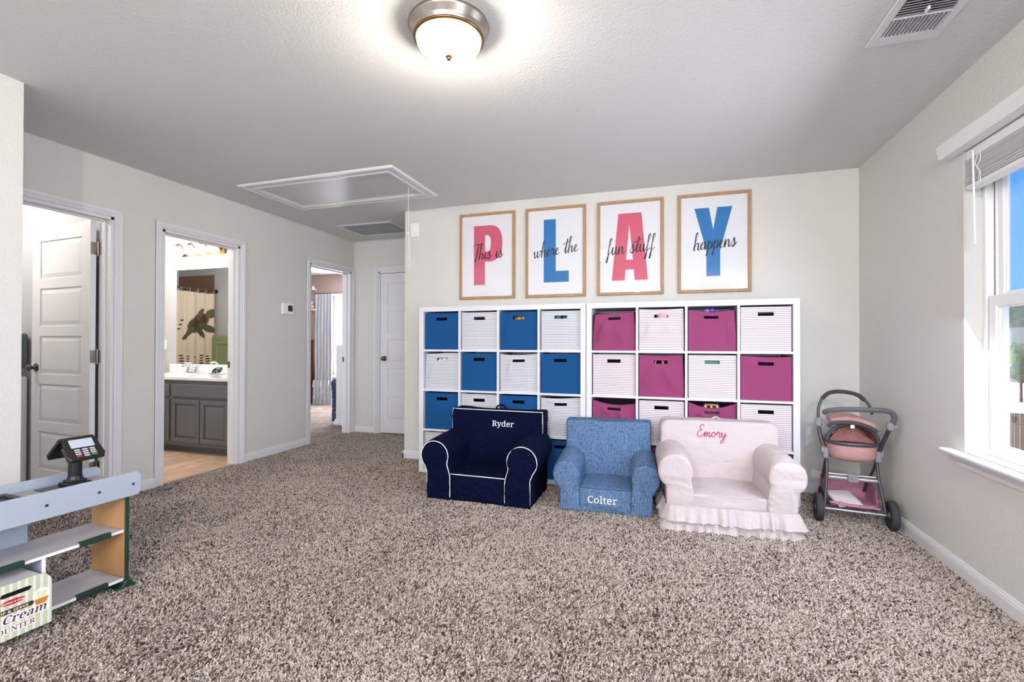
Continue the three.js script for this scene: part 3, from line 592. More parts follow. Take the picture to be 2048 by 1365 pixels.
// a bin: local origin at the bottom of its front, z towards the room
function bin(o, mat, w, h, dep, q) {
  const hw = 0.052, hy0 = h - 0.066, hy1 = h - 0.037;
  const xs = [...lin(-w / 2, -hw, 9), ...lin(-hw, hw, 8).slice(1), ...lin(hw, w / 2, 9).slice(1)];
  const ys = [...lin(0, hy0, 18), ...lin(hy0, hy1, 2).slice(1), ...lin(hy1, h, 3).slice(1)];
  const i0 = 9, i1 = 17, j0 = 18, j1 = 20;
  const tri = (x, a, b, c) => x < a || x > c ? 0 : x < b ? (x - a) / (b - a) : (c - x) / (c - b);
  const pos = (x, y) => {
    const v = y / h, u = x / w + 0.5;
    let z = 0.004 * Math.sin(Math.PI * u) * Math.sin(Math.PI * Math.min(1, v * 1.05)) * (q.puff ?? 1);
    const top = (q.sagL ?? 0) * (1 - u) ** 2 + (q.sagR ?? 0) * u ** 2 + (q.sagM ?? 0) * Math.sin(Math.PI * u);
    let Y = y - top * v ** 3, X = x + (q.inL ?? 0) * (1 - u) * v ** 2 - (q.inR ?? 0) * u * v ** 2;
    z -= (q.back ?? 0) * v ** 2 * (0.4 + 0.6 * Math.sin(Math.PI * u));
    if (q.fold) for (const [ax, ay, bx_, by, dp, wd] of q.fold) {       // a crease from a to b
      const dx = bx_ - ax, dy = by - ay, L = Math.hypot(dx, dy), t = ((x - ax) * dx + (y - ay) * dy) / L / L, e = ((x - ax) * dy - (y - ay) * dx) / L;
      if (t > -0.1 && t < 1.1) { const f = Math.exp(-((e / wd) ** 2)) * Math.sin(Math.PI * clamp(t * 0.9 + 0.05, 0, 1)); z += 1.6 * dp * f * (e > 0 ? 1 : 0.55); }
    }
    z += 0.0012 * noise3(x * 14 + q.id * 7, y * 14, q.id) * (q.rough ?? 1);
    return [X, Y, z];
  };
  const front = sheet(xs, ys, (i, j) => !(i >= i0 && i < i1 && j >= j0 && j < j1), pos, 0.004);
  part('front_panel', front, mat, o, true);
  // sides and back as a thin tray behind the front
  const tray = [];
  for (const s of [-1, 1]) {
    const P = [], idx = [], n = 9, uv = [];
    for (let j = 0; j < n; j++) for (let k = 0; k < 5; k++) { const y = h * j / (n - 1), t = k / 4, p = pos(s * w / 2, y); P.push(p[0] * (1 - t) + s * (w / 2 - 0.001) * t, p[1] * (1 - t) + y * t, p[2] * (1 - t) - dep * t); uv.push(-dep * t, y); }
    for (let j = 0; j < n - 1; j++) for (let k = 0; k < 4; k++) { const a = j * 5 + k; s > 0 ? idx.push(a, a + 1, a + 6, a, a + 6, a + 5) : idx.push(a, a + 6, a + 1, a, a + 5, a + 6); }
    const g = new THREE.BufferGeometry(); g.setAttribute('position', new THREE.Float32BufferAttribute(P, 3)); g.setAttribute('uv', new THREE.Float32BufferAttribute(uv, 2)); g.setIndex(idx); g.computeVertexNormals(); tray.push(g);
  }
  part('side_panel', tray[0], mat, o, true); part('side_panel', tray[1], mat, o, true);
  part('back_panel', bx(w - 0.004, h - 0.01, 0.003, 0, h / 2 - 0.005, -dep), mat, o);
  part('base', bx(w - 0.004, 0.004, dep, 0, 0.002, -dep / 2), mat, o);
  part('shade_lining', [bx(w - 0.016, h - 0.03, 0.002, 0, h / 2 - 0.015, -dep + 0.006), bx(0.002, h - 0.05, dep - 0.05, -w / 2 + 0.022, h / 2 - 0.025, -dep / 2 - 0.02), bx(0.002, h - 0.05, dep - 0.05, w / 2 - 0.022, h / 2 - 0.025, -dep / 2 - 0.02), bx(w - 0.05, 0.002, dep - 0.05, 0, 0.007, -dep / 2 - 0.02)], M.shade_lining, o);  // dark sheets added so the hand holes look shaded inside
  // bound edge round the hand hole
  const ed = [[-hw, hy0], [hw, hy0], [hw, hy1], [-hw, hy1]], ring = resample(ed, 0.012).map(([x, y]) => { const p = pos(x, y); return V(p[0], p[1], p[2] - 0.001); });
  part('handle_binding', tube(ring, 0.0021, 64, true, 6, 0.1), mat, o);
}
const rowName = ['bottom', 'third', 'second', 'top'], colName = ['first', 'second', 'third', 'fourth'];
const binNotes = {   // bins whose look singles them out
  'A30': {}, 'A31': {}, 'A32': { fold: [[-0.07, 0.26, -0.12, 0.05, 0.006, 0.03]] }, 'A33': {},
  'A20': { sagL: 0.012, inL: 0.012, fold: [[-0.05, 0.25, -0.13, 0.06, 0.006, 0.03]] }, 'A21': {}, 'A22': { sagL: 0.008, sagM: 0.01, fold: [[-0.05, 0.27, -0.10, 0.12, 0.010, 0.016], [0.0, 0.25, -0.14, 0.28, 0.008, 0.02]] }, 'A23': {},
  'A10': {}, 'A11': {}, 'A12': {}, 'A13': { sagM: 0.008, sagL: 0.012, fold: [[-0.05, 0.28, -0.13, 0.30, 0.008, 0.02]] },
  'B30': { sagL: 0.035, sagR: 0.018, sagM: 0.014, inL: 0.018, inR: 0.012, back: 0.022, fold: [[-0.055, 0.24, -0.12, 0.06, 0.020, 0.035], [0.02, 0.2, 0.09, 0.05, 0.008, 0.05]] },
  'B31': { inR: 0.004, sagM: 0.004, back: 0.008, fold: [[-0.05, 0.24, -0.11, 0.08, 0.010, 0.04], [0.03, 0.22, 0.1, 0.1, 0.006, 0.03]] },
  'B32': { sagL: 0.012, sagR: 0.02, sagM: 0.022, inR: 0.012, back: 0.010, fold: [[0.12, 0.28, 0.13, 0.05, 0.012, 0.03], [-0.13, 0.27, 0.12, 0.262, -0.006, 0.02]] },
  'B33': {}, 'B20': {},
  'B21': { sagM: 0.006, inR: 0.010, back: 0.012, fold: [[-0.02, 0.24, -0.13, 0.1, 0.012, 0.04], [0.02, 0.24, 0.12, 0.06, 0.012, 0.05]] },
  'B22': {}, 'B23': { sagM: 0.008, sagR: 0.006, fold: [[-0.13, 0.27, 0.0, 0.255, 0.005, 0.02]] },
  'B10': { sagL: 0.012, sagR: 0.03, sagM: 0.035, back: 0.03, fold: [[0.05, 0.28, 0.08, 0.1, 0.022, 0.03], [-0.1, 0.28, -0.03, 0.22, 0.014, 0.03]] },
  'B11': {}, 'B12': { sagM: 0.042, back: 0.022, fold: [[-0.10, 0.27, -0.02, 0.22, 0.014, 0.03]] }, 'B13': {},
};
const looks = {
  A30: 'smooth blue fabric bin in the top left corner of the left shelf unit', A31: 'grey striped bin in the top row directly under the pink letter P poster',
  A32: 'creased blue bin in the top row with an orange toy showing in its hand hole', A33: 'grey striped bin in the top right cube of the left shelf unit',
  A20: 'grey striped bin at the left edge, second row of the left shelf unit', A21: 'blue bin in the second row, second cube of the left shelf unit', A22: 'wrinkled grey striped bin in the second row of the left shelf unit', A23: 'blue bin in the second row at the right edge of the left shelf unit',
  A10: 'blue bin at the left edge, third row, left of the navy chair', A11: 'grey striped bin just above the left end of the navy chair back', A12: 'blue bin just above the carry handle of the navy chair', A13: 'sagging grey striped bin in the third row between navy chair and denim chair',
  A00: 'grey striped bin in the bottom left corner behind the navy chair arm', A01: 'blue bin of the bottom row hidden behind the left half of the navy chair', A02: 'grey striped bin of the bottom row hidden behind the navy chair back', A03: 'blue bin in the bottom row between the navy chair and the denim chair',
  B30: 'crumpled pink bin in the top left cube of the right shelf unit', B31: 'rose striped bin in the top row with a pale pink thing in its hand hole', B32: 'pink bin in the top row with purple things above its sagging rim', B33: 'smooth rose striped bin in the top right corner of the right shelf unit',
  B20: 'rose striped bin in the second row at the left edge of the right unit', B21: 'creased pink bin in the second row, second cube of the right unit', B22: 'rose striped bin in the second row with teal showing in its hand hole', B23: 'smooth pink bin in the second row at the right edge of the right unit',
  B10: 'collapsed pink bin in the third row above the denim chair', B11: 'rose striped bin in the third row between the denim and pale pink chairs', B12: 'collapsed pink bin in the third row directly above the pale pink chair', B13: 'rose striped bin in the third row at the right edge of the right unit',
  B00: 'rose striped bin of the bottom row hidden behind the denim chair', B01: 'pink bin of the bottom row in the gap beside the pale pink chair', B02: 'rose striped bin of the bottom row hidden behind the pale pink chair', B03: 'pink bin in the bottom right corner behind the pale pink chair arm',
};
let binId = 0;
for (const [U, key, plain, striped] of [[unitA, 'A', M.binBlue, M.binGray], [unitB, 'B', M.binPink, M.binRose]])
  for (let r = 3; r >= 0; r--) for (let c = 0; c < 4; c++) {
    const isPlain = (3 - r + c) % 2 === 0, k = key + r + c, q = { id: ++binId, ...(binNotes[k] ?? {}) };
    const w = U.cw - 0.013, x = U.x0 + SH.t + c * (U.cw + SH.s) + U.cw / 2 + (key === 'A' ? 0.002 : 0.001) + 0.002 * noise3(binId * 3.1, 0, 0), y = SH.t + r * (cellH + SH.s) + 0.0005;
    const kind = isPlain ? (key === 'A' ? 'blue' : 'pink') : (key === 'A' ? 'grey striped' : 'rose striped');
    const o = thing('fabric_bin', looks[k], 'storage bin', [x, y, SH.front + 0.020 + 0.006 * rnd()], 0, kind + ' fabric bins in the ' + (key === 'A' ? 'left' : 'right') + ' shelf unit');
    bin(o, isPlain ? plain : striped, w, cellH - 0.014, 0.30, q);
  }
// toys that show in the hand holes
const toyMat = (c) => phys({ color: c, roughness: 0.45 });
function toy(key, r, c, name, label, build) {
  const U = key === 'A' ? unitA : unitB, x = U.x0 + SH.t + c * (U.cw + SH.s) + U.cw / 2, y = SH.t + r * (cellH + SH.s) + 0.005;
  const o = thing(name, label, 'toy', [x, y, SH.front + 0.10], 0); build(o);
}
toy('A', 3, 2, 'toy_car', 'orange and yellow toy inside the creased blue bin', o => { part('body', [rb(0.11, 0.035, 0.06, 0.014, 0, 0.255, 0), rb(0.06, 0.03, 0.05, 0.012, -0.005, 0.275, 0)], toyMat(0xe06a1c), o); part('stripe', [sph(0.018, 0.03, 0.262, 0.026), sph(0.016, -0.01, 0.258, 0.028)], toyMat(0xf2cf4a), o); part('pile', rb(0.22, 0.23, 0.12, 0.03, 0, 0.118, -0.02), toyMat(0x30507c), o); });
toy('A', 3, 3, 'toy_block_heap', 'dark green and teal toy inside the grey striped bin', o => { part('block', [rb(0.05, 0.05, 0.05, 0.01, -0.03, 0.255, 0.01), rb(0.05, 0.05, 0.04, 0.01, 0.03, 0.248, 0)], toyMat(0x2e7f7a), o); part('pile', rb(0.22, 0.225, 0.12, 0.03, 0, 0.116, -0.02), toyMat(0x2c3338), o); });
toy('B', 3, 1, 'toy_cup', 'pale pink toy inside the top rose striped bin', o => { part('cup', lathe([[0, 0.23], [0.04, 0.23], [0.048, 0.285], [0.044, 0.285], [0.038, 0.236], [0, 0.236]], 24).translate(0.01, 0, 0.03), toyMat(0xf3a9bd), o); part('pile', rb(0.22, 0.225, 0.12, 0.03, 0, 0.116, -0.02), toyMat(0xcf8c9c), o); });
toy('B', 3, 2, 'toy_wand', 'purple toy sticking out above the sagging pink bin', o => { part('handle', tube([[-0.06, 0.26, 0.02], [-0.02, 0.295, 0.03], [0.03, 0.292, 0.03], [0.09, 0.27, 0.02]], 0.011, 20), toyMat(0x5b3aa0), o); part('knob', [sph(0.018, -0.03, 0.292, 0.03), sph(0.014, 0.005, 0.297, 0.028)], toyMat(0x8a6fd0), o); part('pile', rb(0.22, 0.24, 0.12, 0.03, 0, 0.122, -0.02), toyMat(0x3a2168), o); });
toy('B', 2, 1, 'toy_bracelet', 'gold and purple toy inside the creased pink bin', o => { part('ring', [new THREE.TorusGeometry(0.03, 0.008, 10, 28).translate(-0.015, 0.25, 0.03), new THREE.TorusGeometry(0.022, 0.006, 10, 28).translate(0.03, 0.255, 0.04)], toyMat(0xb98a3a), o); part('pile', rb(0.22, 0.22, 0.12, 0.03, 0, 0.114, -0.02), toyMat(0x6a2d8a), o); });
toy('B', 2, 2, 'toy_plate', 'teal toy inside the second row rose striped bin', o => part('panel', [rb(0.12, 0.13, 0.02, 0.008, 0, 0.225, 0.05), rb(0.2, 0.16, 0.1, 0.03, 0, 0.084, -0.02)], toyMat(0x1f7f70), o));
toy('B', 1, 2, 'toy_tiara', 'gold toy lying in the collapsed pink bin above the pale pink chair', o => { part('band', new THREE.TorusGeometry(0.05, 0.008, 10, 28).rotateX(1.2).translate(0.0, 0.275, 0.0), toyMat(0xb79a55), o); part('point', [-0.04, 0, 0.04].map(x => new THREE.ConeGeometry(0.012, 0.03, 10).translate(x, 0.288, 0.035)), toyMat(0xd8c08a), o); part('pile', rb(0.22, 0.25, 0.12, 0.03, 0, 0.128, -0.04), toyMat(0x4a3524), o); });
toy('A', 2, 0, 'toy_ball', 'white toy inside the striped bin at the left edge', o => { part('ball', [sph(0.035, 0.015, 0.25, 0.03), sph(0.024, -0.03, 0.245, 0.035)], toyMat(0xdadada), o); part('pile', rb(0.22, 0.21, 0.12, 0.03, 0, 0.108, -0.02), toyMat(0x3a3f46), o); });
// ---------- upholstered children's armchairs ----------
const loader = new FontLoader();
const serifBold = await loader.loadAsync('fonts/droid/droid_serif_bold.typeface.json');
const serif = await loader.loadAsync('fonts/droid/droid_serif_regular.typeface.json');
const sansBold = await loader.loadAsync('fonts/droid/droid_sans_bold.typeface.json');
const ray = new THREE.Raycaster();
function conform(g, mesh, lift, fallback) {          // lays thin raised embroidery on a cloth surface
  mesh.updateWorldMatrix(true, false); const inv = mesh.matrixWorld.clone().invert(), n = V(0, 0, -1).transformDirection(mesh.matrixWorld), p = g.attributes.position, cache = new Map(); let last = fallback;
  for (let i = 0; i < p.count; i++) {
    const x = p.getX(i), y = p.getY(i), key = x.toFixed(4) + ',' + y.toFixed(4); let z = cache.get(key);
    if (z === undefined) { ray.set(V(x, y, 1).applyMatrix4(mesh.matrixWorld), n); const hit = ray.intersectObject(mesh, false)[0]; z = hit ? hit.point.clone().applyMatrix4(inv).z : last; last = z; cache.set(key, z); }
    p.setZ(i, p.getZ(i) + z + lift);
  }
  g.computeVertexNormals(); return g;
}
function armProfile(A) {       // right arm, counter-clockwise: column with a round roll on top
  const o = [[A.inner, 0.004], [A.outer, 0.004]], a0 = A.a0 ?? -0.75, a1 = Math.PI + (A.in ?? 0.45);
  o.push([A.outer + 0.002, A.cy - A.r * 1.15]);
  for (let i = 0; i <= 34; i++) { const a = a0 + (a1 - a0) * i / 34; o.push([A.cx + A.r * (A.sx ?? 1) * Math.cos(a), A.cy + A.r * Math.sin(a)]); }
  o.push([A.inner, A.cy - A.r * 1.25]);
  return resample(o, 0.012);
}
function armchair(o, C) {
  const wr = C.wrinkle, ridge = (a) => 1 - 2 * Math.abs(a), disp = (k) => (x, y, z) => wr * (0.7 * noise3(x * 7 + k, y * 20, z * 7) + 0.6 * ridge(noise3(x * 5 + k + 0.6 * y * 9, y * 30 + 1.5 * noise3(x * 6, k, z * 6), z * 6)) + 0.3 * noise3(x * 26, y * 26 + k, z * 26));
  const lift = (p) => { const t = clamp(-p[2] / C.depth, 0, 1), u = clamp((p[1] - 0.1) / 0.3, 0, 1); return [p[0] + (p[0] > 0 ? -1 : 1) * 0.012 * t * u, p[1] + C.armRise * t * u, p[2]]; };
  const prof = armProfile(C.arm), outline = [];
  for (const s of [-1, 1]) {
    const P = s > 0 ? prof : prof.map(([x, y]) => [-x, y]).reverse();
    part('arm', puff(P, [s * C.arm.cx, C.arm.cy * 0.82], -C.depth * 0.86, 0, 0.018, { bulge: 0.006, nz: 16, caps: 8, disp: disp(s * 5), scaleAt: lift }), C.mat, o);
    // seam along the front of the arm
    const seam = armProfile(C.arm).map(([x, y]) => { const dx = x - C.arm.cx, dy = y - C.arm.cy * 0.82, L = Math.hypot(dx, dy), k = (L - 0.004) / L; return [s * (C.arm.cx + dx * k), C.arm.cy * 0.82 + dy * k, -0.006]; }).filter(p => p[1] > 0.02);
    // start at the outer foot, over the roll, to the inner foot
    part('piping', tube(seam.filter((_, i) => i % 2 === 0), C.pipe, 140, false, 6), C.pipeMat, o);
  }
  const seatProf = resample([[-C.arm.inner - 0.012, 0.004], [C.arm.inner + 0.012, 0.004], [C.arm.inner + 0.012, C.seat], [-C.arm.inner - 0.012, C.seat]], 0.02);
  const crown = (x, y, z) => disp(2)(x, y, z) + (y > C.seat * 0.9 ? 0.018 * Math.cos(x / (C.arm.inner + 0.02) * 1.5) * Math.sin(clamp(-z / C.depth, 0, 1) * 2.4) : 0);
  const seat = part('seat', puff(seatProf, [0, C.seat / 2], -C.depth * 0.8, -0.012, 0.016, { bulge: C.seatBulge ?? 0.008, nz: 18, caps: 10, disp: crown }), C.mat, o);
  part('piping', tube([[-C.arm.inner, C.seat - 0.004, -0.016], [-C.arm.inner * 0.4, C.seat - 0.003, -0.014], [C.arm.inner * 0.4, C.seat - 0.003, -0.014], [C.arm.inner, C.seat - 0.004, -0.016]], C.pipe, 40, false, 6), C.pipeMat, o);
  const th = C.backDepth, backProf = resample(rrect(-C.backHalf, C.backHalf, 0.03, C.top, C.round, 8), 0.018);
  const lean = (p) => { const v = p[1] / C.top; return [p[0] * (1 - (C.taper ?? 0) * v), p[1] - (C.dip ?? 0) * (1 - (p[0] / C.backHalf) ** 2) * clamp((v - 0.7) / 0.3, 0, 1), p[2] - C.lean * v * (p[2] > -C.depth + th * 0.5 ? 1 : 0.15)]; };
  const back = part('backrest', puff(backProf, [0, C.top * 0.55], -C.depth, -C.depth + th, 0.02, { bulge: 0.012, nz: 10, caps: 12, disp: disp(9), scaleAt: lean }), C.mat, o);
  const edge = rrect(-C.backHalf + 0.004, C.backHalf - 0.004, 0.03, C.top - 0.004, C.round, 8).filter(p => p[1] > C.arm.cy + 0.02);
  // order from one arm over the top to the other
  const right = edge.filter(p => p[0] >= 0), left = edge.filter(p => p[0] < 0);
  const seq = [...right, ...left].map(([x, y]) => lean([x, y, -C.depth + th - 0.007]));
  part('piping', tube([[C.backHalf - 0.002, C.arm.cy, -C.depth + th - 0.03], ...seq, [-C.backHalf + 0.002, C.arm.cy, -C.depth + th - 0.03]], C.pipe, 120, false, 6, 0.2), C.pipeMat, o);
  return { seat, back };
}
const NAVY = { mat: M.navy, pipeMat: M.piping, pipe: 0.0034, wrinkle: 0.0042, depth: 0.575, arm: { inner: 0.205, outer: 0.388, cx: 0.330, cy: 0.318, r: 0.110 }, armRise: 0.05, seat: 0.197, top: 0.612, backHalf: 0.377, backDepth: 0.20, lean: 0.035, round: 0.018, dip: 0.012 };
const DENIM = { mat: M.denim, pipeMat: M.denimSeam, pipe: 0.0022, wrinkle: 0.0034, depth: 0.49, arm: { inner: 0.165, outer: 0.300, cx: 0.260, cy: 0.250, r: 0.098, sx: 0.94 }, armRise: 0.05, seat: 0.168, top: 0.568, backHalf: 0.305, backDepth: 0.17, lean: 0.03, round: 0.014 };
const PINK = { mat: M.pink, pipeMat: M.pinkSeam, pipe: 0.0018, wrinkle: 0.0044, depth: 0.56, arm: { inner: 0.205, outer: 0.362, cx: 0.312, cy: 0.348, r: 0.106, sx: 0.96, a0: -1.0 }, armRise: 0.03, seat: 0.215, top: 0.605, backHalf: 0.372, backDepth: 0.20, lean: 0.04, round: 0.055, seatBulge: 0.004 };
function textGeo(str, font, size, depth) { const g = new TextGeometry(str, { font, size, depth, curveSegments: 5, bevelEnabled: false }); g.computeBoundingBox(); return g; }
{
  const o = thing('kids_armchair', 'navy blue kids armchair with white piping and white embroidered name', 'armchair', [-1.253, 0, 3.09], 0, 'three upholstered kids armchairs');
  const { back } = armchair(o, NAVY);
  const g = textGeo('Ryder', serif, 0.042, 0.003), w = g.boundingBox.max.x; g.scale(0.180 / w, 1, 1); g.translate(-0.030, 0.487, 0); 
  part('embroidered_name', conform(g, back, 0.0005, -0.4), M.whiteThread, o);
  part('carry_handle', tube([[-0.045, 0.600, -0.53], [-0.03, 0.625, -0.53], [0, 0.636, -0.53], [0.03, 0.625, -0.53], [0.045, 0.600, -0.53]], 0.007, 24, false, 8).scale(1, 1, 1), M.navy, o);
}
{
  const o = thing('kids_armchair', 'blue denim kids armchair with white name across its front', 'armchair', [-0.370, 0, 3.17], 0.06, 'three upholstered kids armchairs');
  const { seat } = armchair(o, DENIM);
  const g = textGeo('Colter', serif, 0.045, 0.003), w = g.boundingBox.max.x; g.scale(0.196 / w, 1, 1); g.translate(-0.118, 0.072, 0);
  part('embroidered_name', conform(g, seat, 0.0005, 0), M.whiteThread, o);
}
{
  const o = thing('kids_armchair', 'pale pink kids armchair with ruffled skirt and pink script name', 'armchair', [0.380, 0, 3.09], 0.07, 'three upholstered kids armchairs');
  const { back } = armchair(o, PINK);
  const s = script('Emory', 0.15), k = 0.185 / s.width, list = s.strokes.map(st => tube(st.map(([a, b]) => [-0.138 + a * k, 0.500 + b * k * 0.92, 0]), 0.0025, 90, false, 6));
  for (const g of list) conform(g, back, 0.001, -0.36);
  part('embroidered_name', list, M.thread, o);
  part('carry_handle', tube([[-0.03, 0.595, -0.50], [-0.02, 0.612, -0.50], [0, 0.622, -0.50], [0.02, 0.612, -0.50], [0.03, 0.595, -0.50]], 0.006, 24, false, 8), M.pink, o);
  const ruffle = (hw, y0, y1, flare, amp, ph) => {
    const P = [], idx = [], per = [], z0 = -0.50, zf = 0.012, r = 0.03;
    for (let i = 0; i < 50; i++) per.push([-hw, z0 + (zf - r - z0) * i / 50, -1, 0]);
    for (let i = 0; i < 8; i++) { const a = Math.PI - i / 8 * Math.PI / 2; per.push([-hw + r + r * Math.cos(a), zf - r + r * Math.sin(a), Math.cos(a), Math.sin(a)]); }
    for (let i = 0; i < 170; i++) per.push([-hw + r + (2 * hw - 2 * r) * i / 170, zf, 0, 1]);
    for (let i = 0; i < 8; i++) { const a = Math.PI / 2 - i / 8 * Math.PI / 2; per.push([hw - r + r * Math.cos(a), zf - r + r * Math.sin(a), Math.cos(a), Math.sin(a)]); }
    for (let i = 0; i <= 50; i++) per.push([hw, zf - r + (z0 - zf + r) * i / 50, 1, 0]);
    const nt = 8; let L = 0;
    per.forEach((q, i) => {
      if (i) L += Math.hypot(q[0] - per[i - 1][0], q[1] - per[i - 1][1]);
      const wv = 0.55 * Math.sin(L * 95 + 2.2 * noise3(L * 9, ph, 0) * 2) + 0.6 * noise3(L * 46, ph, 1) + 0.5 * noise3(L * 17, ph, 5);
      for (let t = 0; t <= nt; t++) { const v = t / nt, k = flare * v ** 1.2 + amp * wv * (0.25 + 0.75 * v) + 0.004, yb = y1 + 0.006 * noise3(L * 12, ph, 3); P.push(q[0] + q[2] * k, y0 + (yb - y0) * v, q[1] + q[3] * k); }
    });
    for (let i = 0; i < per.length - 1; i++) for (let t = 0; t < nt; t++) { const a = i * (nt + 1) + t, b = a + nt + 1; idx.push(a, a + 1, b + 1, a, b + 1, b); }
    const g = new THREE.BufferGeometry(); g.setAttribute('position', new THREE.Float32BufferAttribute(P, 3)); g.setIndex(idx); g.computeVertexNormals(); return g;
  };
  part('ruffle', ruffle(0.366, 0.150, 0.062, 0.034, 0.017, 1.3), M.pink, o);
  part('ruffle', ruffle(0.366, 0.085, 0.004, 0.030, 0.017, 7.7), M.pink, o);
}
// ---------- doll stroller ----------
{
  const frame = phys({ color: 0x4b4b4f, roughness: 0.35, metalness: 0.3 }), grip = std({ color: 0x5f6063, roughness: 0.85, bumpMap: speck, bumpScale: 0.001 }), joint = phys({ color: 0x8c8d90, roughness: 0.5 }), silver = phys({ color: 0xa7a8ab, roughness: 0.3, metalness: 0.7 });
  const gl = (() => { const n = 256; return dataTex(n, n, (i, j) => { const h = hash3(i, j, 5), s = h > 0.93 ? 40 : h < 0.3 ? -22 : 0; return [196 + s, 150 + s, 145 + s]; }, true, 1 / 0.12); })();
  const glitter = phys({ map: gl, roughness: 0.5, sheen: 0.4, bumpMap: speck, bumpScale: 0.0015 }), inner = phys({ map: gl, color: 0xd2bab4, roughness: 0.5, bumpMap: clothBump, bumpScale: 0.02 }), netPink = std({ color: 0xc0859c, roughness: 0.9, bumpMap: clothBump, bumpScale: 0.01 });
  const o = thing('doll_stroller', 'grey framed doll stroller with pink glitter bassinet in the corner', 'stroller', [1.135, 0, 3.475], -0.13);
  // local: x across, z towards the camera
  const wheel = (x, z, r, w) => {
    const wg = new THREE.LatheGeometry([[r * 0.55, -w / 2], [r * 0.9, -w / 2], [r * 0.985, -w * 0.32], [r, 0], [r * 0.985, w * 0.32], [r * 0.9, w / 2], [r * 0.55, w / 2], [r * 0.5, 0], [r * 0.55, -w / 2]].map(p => new THREE.Vector2(...p)), 40); wg.rotateZ(Math.PI / 2); wg.translate(x, r, z);
    const m = part('wheel', wg, M.rubber, o);
    const spokes = [cylX(r * 0.2, w * 0.9, x, r, z, 20)]; for (let k = 0; k < 5; k++) { const a = k / 5 * Math.PI * 2; spokes.push(rod([x, r, z], [x, r + Math.sin(a) * r * 0.58, z + Math.cos(a) * r * 0.58], r * 0.085, 8)); }
    part('hub', spokes, joint, m);
  };
  wheel(-0.190, 0, 0.090, 0.042); wheel(0.190, 0, 0.090, 0.042); wheel(-0.115, -0.40, 0.062, 0.03); wheel(0.115, -0.40, 0.062, 0.03);
  part('axle', [rod([-0.19, 0.088, 0], [0.19, 0.088, 0], 0.006), rod([-0.115, 0.062, -0.40], [0.115, 0.062, -0.40], 0.006)], silver, o);
  for (const s of [-1, 1]) {
    part('leg_tube', [tube([[s * 0.158, 0.085, 0], [s * 0.150, 0.17, -0.02], [s * 0.137, 0.28, -0.06], [s * 0.133, 0.40, -0.09]], 0.009, 24, false, 10), tube([[s * 0.115, 0.07, -0.40], [s * 0.125, 0.2, -0.30], [s * 0.133, 0.33, -0.16], [s * 0.134, 0.41, -0.09]], 0.009, 24, false, 10)], frame, o);
    part('joint', [rb(0.036, 0.075, 0.06, 0.014, s * 0.138, 0.425, -0.09, 3), cylX(0.026, 0.046, s * 0.140, 0.44, -0.09)], joint, o);
  }
  // push handle: side tubes, elbow clamps and the foam grip
  part('handle_tube', tube([[0.140, 0.44, -0.085], [0.158, 0.53, -0.045], [0.178, 0.62, 0.0]], 0.012, 18, false, 10), frame, o);
  part('handle_tube', tube([[-0.140, 0.44, -0.085], [-0.166, 0.53, -0.11], [-0.172, 0.61, -0.13]], 0.012, 18, false, 10), frame, o);
  part('elbow', [rb(0.036, 0.055, 0.036, 0.012, 0.182, 0.632, 0.004, 3), cylX(0.013, 0.05, 0.186, 0.630, 0.004), rb(0.036, 0.06, 0.036, 0.012, -0.172, 0.615, -0.13, 3), cylX(0.013, 0.05, -0.172, 0.61, -0.13)], joint, o);
  part('grip', tube([[0.188, 0.645, 0.006], [0.198, 0.680, 0.010], [0.190, 0.712, 0.014], [0.150, 0.728, 0.018], [0.05, 0.728, 0.02], [-0.07, 0.722, 0.012], [-0.135, 0.708, -0.005], [-0.156, 0.690, -0.03]], 0.0155, 60, false, 12), grip, o);
  part('bumper_bar', [tube([[-0.172, 0.625, -0.14], [-0.168, 0.70, -0.16], [-0.145, 0.765, -0.18], [-0.10, 0.805, -0.20], [-0.03, 0.815, -0.21], [0.05, 0.80, -0.21], [0.095, 0.765, -0.20], [0.118, 0.725, -0.18], [0.124, 0.68, -0.16]], 0.0085, 60, false, 10)], frame, o);
  part('bumper_sleeve', tube([[-0.145, 0.767, -0.18], [-0.10, 0.806, -0.20], [-0.03, 0.816, -0.21], [0.05, 0.801, -0.21], [0.095, 0.766, -0.20]], 0.0130, 40, false, 12), std({ color: 0x3b3b3d, roughness: 0.85 }), o);
  // bassinet: oval tub
  const oval = (hw, hz, cz, y, n = 48) => Array.from({ length: n }, (_, i) => { const a = i / n * Math.PI * 2, c = Math.cos(a), s = Math.sin(a), e = 0.72; return [Math.sign(c) * Math.abs(c) ** e * hw, y, cz + Math.sign(s) * Math.abs(s) ** e * hz]; });
  const loft = (rings) => { const P = [], idx = [], n = rings[0].length; rings.forEach(r => r.forEach(p => P.push(...p))); for (let a = 0; a < rings.length - 1; a++) for (let i = 0; i < n; i++) { const j = (i + 1) % n, p = a * n + i, q = a * n + j, s = p + n, t = q + n; idx.push(p, t, q, p, s, t); } const g = new THREE.BufferGeometry(); g.setAttribute('position', new THREE.Float32BufferAttribute(P, 3)); g.setIndex(idx); g.computeVertexNormals(); return g; };
  part('bassinet', loft([oval(0.001, 0.001, -0.13, 0.388), oval(0.09, 0.10, -0.13, 0.389), oval(0.122, 0.138, -0.13, 0.402), oval(0.131, 0.152, -0.13, 0.43), oval(0.134, 0.155, -0.13, 0.47), oval(0.134, 0.155, -0.13, 0.505), oval(0.128, 0.149, -0.13, 0.505), oval(0.125, 0.146, -0.13, 0.47), oval(0.12, 0.14, -0.13, 0.41), oval(0.001, 0.001, -0.13, 0.405)]), glitter, o);
  part('rim', tube(oval(0.136, 0.157, -0.13, 0.508), 0.0125, 90, true, 10), frame, o);
